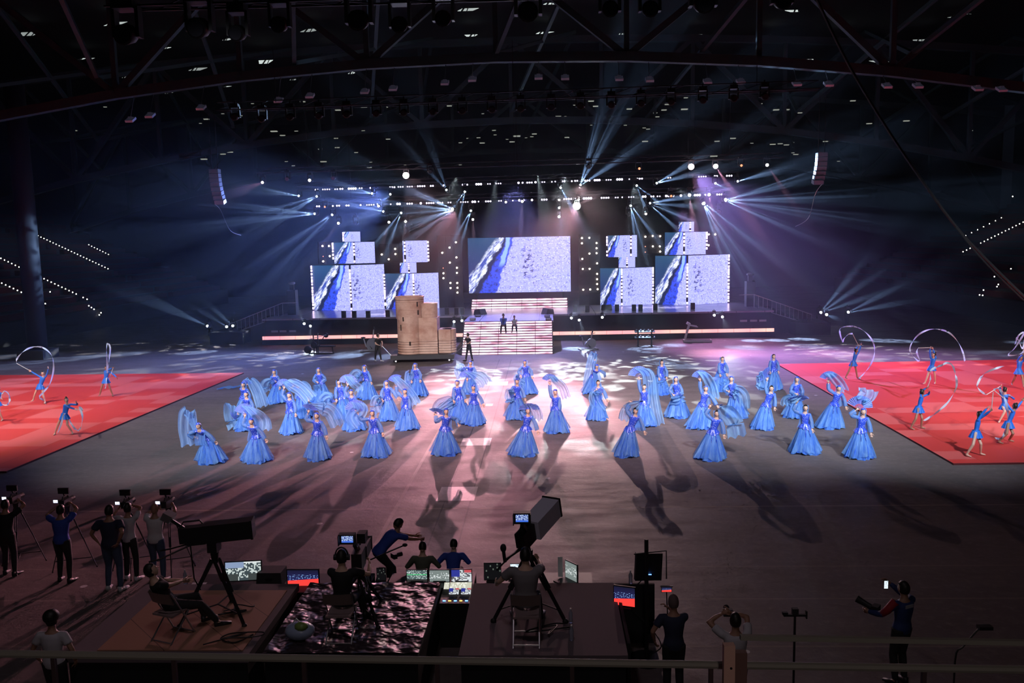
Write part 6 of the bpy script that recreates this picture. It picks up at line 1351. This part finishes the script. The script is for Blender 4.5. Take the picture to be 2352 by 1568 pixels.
# cable rings on the risers
for px, py, lab in ((535, 1405, 'loose black cable under the left tripod'), (548, 1470, 'coiled black cable on the left riser'), (1265, 1450, 'black cable looped on the right riser')):
    p = G(px, py, ZR); th = thing('camera_cable', lab, 'cable', (p.x, p.y, ZR+.035)); random.seed(px)
    MB().tube(bez([(random.uniform(-.35, .35)*(.6+.1*k), random.uniform(-.22, .22), .008*k % .02) for k in range(9)], 60), .011, 5).build('cable', BLACK, th)
# camera people on the floor at left: they face the stage
def camcorder(pos, yaw, lab, lit=(.75, .8, 1), scr=True):
    th = thing('video_camera', lab, 'video camera', pos, yaw)
    MB().box((0, 0, 0), (.12, .3, .14)).build('body', BLACK, th); MB().tube([(0, .15, .0), (0, .3, .0)], [.05, .06], 12).build('lens', BLACK, th)
    MB().tube([(0, -.1, .07), (0, -.08, .13), (0, .1, .13), (0, .12, .07)], .015, 6).build('handle', BLACK, th)
    MB().box((0, -.03, .26), (.24, .04, .13)).bar((0, -.03, .2), (0, 0, .13), .03).build('top_monitor', BLACK, th)
    MB().box((-.14, -.12, .05), (.12, .015, .08)).bar((-.08, -.1, .04), (-.02, -.05, .04), .02).build('flip_screen', BLACK, th)
    if scr: screen_quad(th, .10, .065, glow('flip_glow', lit, 1.6) if 'flip_glow' not in bpy.data.materials else bpy.data.materials['flip_glow'], 'display', -.13, None, (-.14, 0, .05))
    return th
def cam_person(hp, z, cam_px, lab, clab, tlab, top_, pants_, yaw=0, tsl='short', skin=SKIN2, hair=HAIR, shoes=BLACK, s=1.0, tri=True, dY=.42, tri_px=None, build=1.08):
    g = G(hp[0], hp[1], z); c = at(cam_px[0], cam_px[1], g.y+dY); th = thing('person', lab, 'person', (g.x, g.y, 0), PI+yaw)
    Mi = rotz(-(PI+yaw)); w2l = lambda q: tuple(Mi @ (Vector(q)-Vector((g.x, g.y, 0)))/s)
    J = human(th, s, (0, 0, .94), (0, -.04), (0, 0), 0, .05, 0, w2l(c+Vector((.16, -.02, -.04))), w2l(c+Vector((-.14, -.1, -.08))), (-.13, .03), (.13, -.04), top=top_, tsl=tsl, pants=pants_, shoes=shoes, skin=skin, hair=hair, lpole=(-1, .2, .2), rpole=(1, .2, -.5), build=build, curl=(.9, .9))
    cam = camcorder(c, 0, clab)
    if tri: tripod((c.x+.02, c.y+.02, c.z-.08), 0, tlab, .52, a0=.9, w=.022)
    return th
cam_person((8, 1162), 1.6, (32, 1145), 'cameraman in black at the left picture edge', 'video camera with top monitor, leftmost', 'tripod at the left edge', TEEB, DKT)
cam_person((135, 1172), 1.62, (150, 1152), 'cameraman in blue tee, left of the group', 'video camera before the man in the blue tee', 'tripod right of the man in the blue tee', BLUET, DKT)
cam_person((290, 1168), 1.62, (291, 1156), 'cameraman in white tee half hidden by the man in jeans', 'video camera with a bright monitor edge', 'tripod before the man in the white tee', TEEW, DKT, shoes=WSH, build=.95)
cam_person((352, 1172), 1.6, (383, 1155), 'bald cameraman in white polo with a dark chest stripe', 'video camera of the man in the white polo', 'tripod of the man in the white polo', mat('white_polo', (.6, .57, .6), .8), JEAN, hair=None)
g = G(258, 1362); th = thing('person', 'man in dark tee and jeans watching with hands on his hips', 'person', (g.x, g.y+.1, 0), PI)
human(th, 1.08, (0, 0, .94), (0, -.02), (0, 0), 0, .1, 0, (-.2, .12, 1.02), (.28, -.08, .95), (-.14, .02), (.14, -.03), top=NAVY, pants=JEAN, shoes=WSH, skin=SKIN2, lpole=(-1, 1, 0), rpole=(1, .5, 0), build=1.15)
# person bending with a camera behind the tables, two seated heads
th, J = crew('p', (893, 1243), 1.42, 'man in blue tee bending over a photo camera behind the tables', s=1.02, pel=(.1, .25, .85), lean=(-.1, -.42), hpit=.7, lh=(-.1, -.75, .95), rh=(.12, -.75, .95), top=BLUET, pants=DKT, shoes=BLACK, skin=SKIN2, yaw=-.9, dxy=(-.15, .9))
c_ = at(905, 1276, 16.2); th = thing('photo_camera', 'photo camera held by the bending man', 'camera', c_, -.9); MB().box((0, 0, 0), (.15, .08, .1)).build('body', BLACK, th); MB().tube([(0, .03, 0), (0, .18, 0)], .045, 12).build('lens', BLACK, th)
a_, e_ = at(848, 1286, 14.9), at(930, 1251, 14.9); th = thing('boom_microphone', 'thin boom microphone slanting up right behind the middle camera', 'microphone', a_); MB().tube([Vector((0, 0, 0)), e_-a_], .014, 6).build('arm', BLACK, th); MB().ell(e_-a_, (.05, .035, .035)).build('head', BLACK, th); MB().tube([(0, 0, 0), (.0, .05, .75-a_.z)], .015, 6).build('pole', BLACK, th)
for hp, z, lab, m_ in (((955, 1284), 1.2, 'seated person with dark hair in olive shirt behind the left control monitor', mat('olive_shirt', (.12, .13, .10), .8)), ((1028, 1287), 1.12, 'person in blue jacket bending over the table behind the right control monitor', BLUET)):
    g = G(hp[0], hp[1], z); th = thing('person', lab, 'person', (g.x, g.y+.75, 0), PI)
    ln = -.1 if 'olive' in lab else -.3
    human(th, .95, (0, .0, .52), (0, ln), (0, 0), 0, .5, 0, (-.25, -.35, .75), (.25, -.35, .75), (-.15, -.45), (.15, -.45), kpole=(0, -1, 1), top=m_, tsl='long', pants=DKT, shoes=BLACK)
    st_ = thing('stool', 'stool under the %s person behind the control table' % ('olive-shirted' if 'olive' in lab else 'blue-jacketed'), 'stool', (g.x, g.y+.72, 0)); MB().tube([(0, 0, .38), (0, 0, .43)], .18, 16).build('seat', DARK, st_)
    for k in range(3): a = 2*PI*k/3; MB().bar((.13*math.cos(a), .13*math.sin(a), .38), (.2*math.cos(a), .2*math.sin(a), 0), .03).build('leg', DARK, st_)
# pole with the back of a monitor
p0 = G(1485, 1516); th = thing('monitor_stand', 'tall black pole carrying a monitor turned to the stage', 'stand', (p0.x, p0.y, 0)); tz = at(1485, 1238, p0.y).z
MB().tube([(0, 0, 0), (0, 0, tz)], .035, 10).build('pole', BLACK, th)
m1 = at(1490, 1303, p0.y+.1)-p0; MB().box(m1+Vector((0, .06, 0)), (.46, .09, .48), rz=.15, ry=.05).build('monitor_back', BLACK, th); MB().tube([m1+Vector((-.25, .0, .24)), m1+Vector((.3, .02, .29)), m1+Vector((.3, .0, -.2))], .012, 6).build('mount_frame', DARK, th)
MB().box(m1+Vector((.02, -.01, -.12)), (.05, .01, .01)).build('indicator', BLUEGLOW, th); MB().tube([(0, 0, 0), (0, 0, .04)], .3, 16).build('foot', BLACK, th)
MB().tube(bez([m1+Vector((-.1, 0, -.2)), m1+Vector((-.35, 0, -.6)), Vector((.1, 0, .55)), Vector((.25, 0, .25)), Vector((.05, 0, .1))], 20), .01, 5).build('cable', BLACK, th)
p = at(1448, 1338, 13.7); th = thing('booth_wall', 'black booth partition right of the right riser', 'partition', (4.1, 14.05, 0))
MB().box((-.1, .1, .55), (.7, .05, 1.1)).box((-.40, -.9, .5), (.05, 2.0, 1.0)).build('panel', blk, th)
bottle(at(1449, 1340, 14.1).x, 14.15, 1.1, 'water bottle on the edge of the dark booth')
# people at the lower right
th, J = crew('p', (1548, 1388), 1.6, 'bald man in dark tee filming with a phone on a stick', pel=(0, 0, .94), lh=(.02, -.42, 1.35), rh=(.28, -.1, .95), lean=(0, -.03), top=NAVY, pants=DKT, shoes=BLACK, hair=mat('grey_stubble', (.12, .08, .08), .8), hpit=.1, skin=SKIN2)
c_ = at(1531, 1353, 12.75); th = thing('smartphone', 'phone with a red mat picture, held up by the bald man', 'phone', c_); MB().box((0, 0, 0), (.17, .012, .09)).build('back', BLACK, th); screen_quad(th, .155, .078, UI['live'], 'display', -.0075)
MB().tube([(0, .01, -.04), (.02, .0, -.5)], .01, 6).build('stick', BLACK, th)
MB().box((0, -.01, .055), (.2, .02, .02)).build('clamp', CHROME, th)
th, J = crew('p', (1690, 1430), 1.6, 'person in white tee holding a camera up with both hands', pel=(0, 0, .94), lh=(.04, -.2, 1.66), rh=(.14, -.2, 1.66), top=TEEW, pants=DKT, shoes=BLACK, skin=SKIN2, lpole=(-1, 0, -.3), rpole=(1, 0, -.3), curl=(.9, .9))
c_ = at(1672, 1406, 11.95); th = thing('photo_camera', 'dark camera held above the head of the white tee person', 'camera', c_); MB().box((0, 0, 0), (.14, .08, .1)).build('body', BLACK, th); MB().tube([(0, .03, 0), (0, .14, .02)], .045, 12).build('lens', BLACK, th)
th, J = crew('p', (2075, 1345), 1.65, 'man in blue and red jacket filming with a phone, at right', pel=(0, 0, .94), lean=(0, .03), lh=(-.18, -.42, 1.5), rh=(.35, -.35, 1.15), top=mat('navy_jacket', (.02, .04, .16), .7), tsl='long', pants=DKT, shoes=BLACK, skin=SKIN2, yaw=.45, lpole=(-1, 0, -1), rpole=(1, 0, -1))
jw = th
MB().tube([J['shR']+Vector((.02, .0, .04)), lerp(J['shR'], J['elR'], .6), J['elR']], [.066, .062, .05], 10).build('red_sleeve', mat('red_cloth', (.30, .01, .02), .7), jw, True)
MB().box(J['ch']+Vector((.03, .135, .1)), (.16, .012, .05)).build('back_print', mat('white_print', (.35, .35, .4), .7), jw)
c_ = at(2035, 1342, 13.0); th = thing('smartphone', 'small bright phone held up by the man in the blue and red jacket', 'phone', c_); MB().box((0, 0, 0), (.075, .01, .155)).build('back', BLACK, th); screen_quad(th, .062, .13, UI['bright'], 'display', -.0065)
c_ = at(2012, 1398, 12.9); th = thing('photo_camera', 'camera with long lens held low by the man in the blue and red jacket', 'camera', c_, .9); MB().box((0, 0, 0), (.15, .1, .12)).build('body', BLACK, th); MB().tube([(0, .05, 0), (0, .22, .06), (0, .3, .09)], [.045, .05, .06], 12).build('lens', BLACK, th)
th, J = crew('p', (115, 1425), 1.62, 'person in pale tee with bushy black hair at the lower left', pel=(0, 0, .94), lean=(0, -.02), lh=(-.28, -.1, .92), rh=(.28, -.1, .92), top=TEEW, pants=DKT, shoes=BLACK, skin=SKIN2, hair=HAIR, plen=.5)
MB().ell(J['hd']+Vector((0, .02, .06)), (.115, .125, .11), 16, 10).build('hair', HAIR, th, True)
# bare microphone and music stands
p = G(1826, 1408, 1.5); th = thing('camera_stand', 'thin dark stand with a small bracket on top, lower right', 'stand', (p.x, p.y, 0)); MB().tube([(0, 0, 0), (0, 0, 1.45)], .018, 8).build('pole', BLACK, th); MB().box((0, 0, 1.47), (.34, .04, .03)).box((-.15, 0, 1.5), (.08, .05, .04)).box((.17, 0, 1.48), (.02, .05, .12)).build('bracket', BLACK, th); MB().box((.0, -.0, 1.53), (.09, .07, .1)).build('receiver', DARK, th)
for k in range(3): a = 2*PI*k/3+.4; MB().bar((0, 0, .3), (.35*math.cos(a), .35*math.sin(a), .01), .02).build('leg', BLACK, th)
p = G(2195, 1500, .9); th = thing('desk_lamp', 'bent dark stand with a small head at the lower right', 'lamp', (p.x, p.y, 0)); MB().tube(bez([(0, 0, 0), (0, 0, .85), (.1, 0, 1.0), (.28, .02, 1.22), (.36, .02, 1.3)], 14), .014, 6).build('arm', BLACK, th); MB().box((.42, .02, 1.3), (.2, .1, .05)).build('shade', BLACK, th); MB().tube([(0, 0, 0), (0, 0, .03)], .2, 16).build('foot', BLACK, th)

# ------------------------------------------------------------------ balcony rail in front of the viewer
YR = 5.2
rail_m = mat('dark_rail', (.3, .27, .24), .6); post_m = mat('rail_post', (.07, .04, .045), .6)
la, ra = at(-40, 1500, YR), at(2400, 1538, YR)
th = thing('balcony_rail', 'dark rail crossing the bottom of the picture with thin posts', 'railing', (la+ra)/2); o_ = Vector(th.location)
MB().tube([la-o_, ra-o_], .026, 8).build('top_rail', rail_m, th)
l2, r2_ = at(1700, 1463, YR-.2), at(2400, 1476, YR-.2); MB().bar(l2-o_, r2_-o_, .03, .03).build('upper_rail', rail_m, th)
for px in (130, 418, 725, 1035, 1345, 1660, 2135): q = lerp(la, ra, (px+40)/2440); MB().bar(q-o_, q-o_-Vector((0, 0, 1.0)), .028, .028).build('post', post_m, th)
q = at(1685, 1600, 5.0); th = thing('wooden_post', 'short pale wooden post with a knot at the bottom edge', 'post', q); tq = at(1684, 1472, 5.0)-q
MB().box(tq*.5+Vector((-.03, 0, -.02)), (.07, .05, tq.length)).build('plank', mat('pale_wood', (.8, .45, .38), .7), th); MB().box(tq*.5+Vector((.045, .02, -.06)), (.08, .05, tq.length*.9)).build('plank', mat('dark_wood', (.2, .1, .09), .7), th)
MB().tube([tq*.5+Vector((-.02, -.026, .02)), tq*.5+Vector((-.02, -.03, .02))], .008, 8).build('knot', BLACK, th)

finish_people()
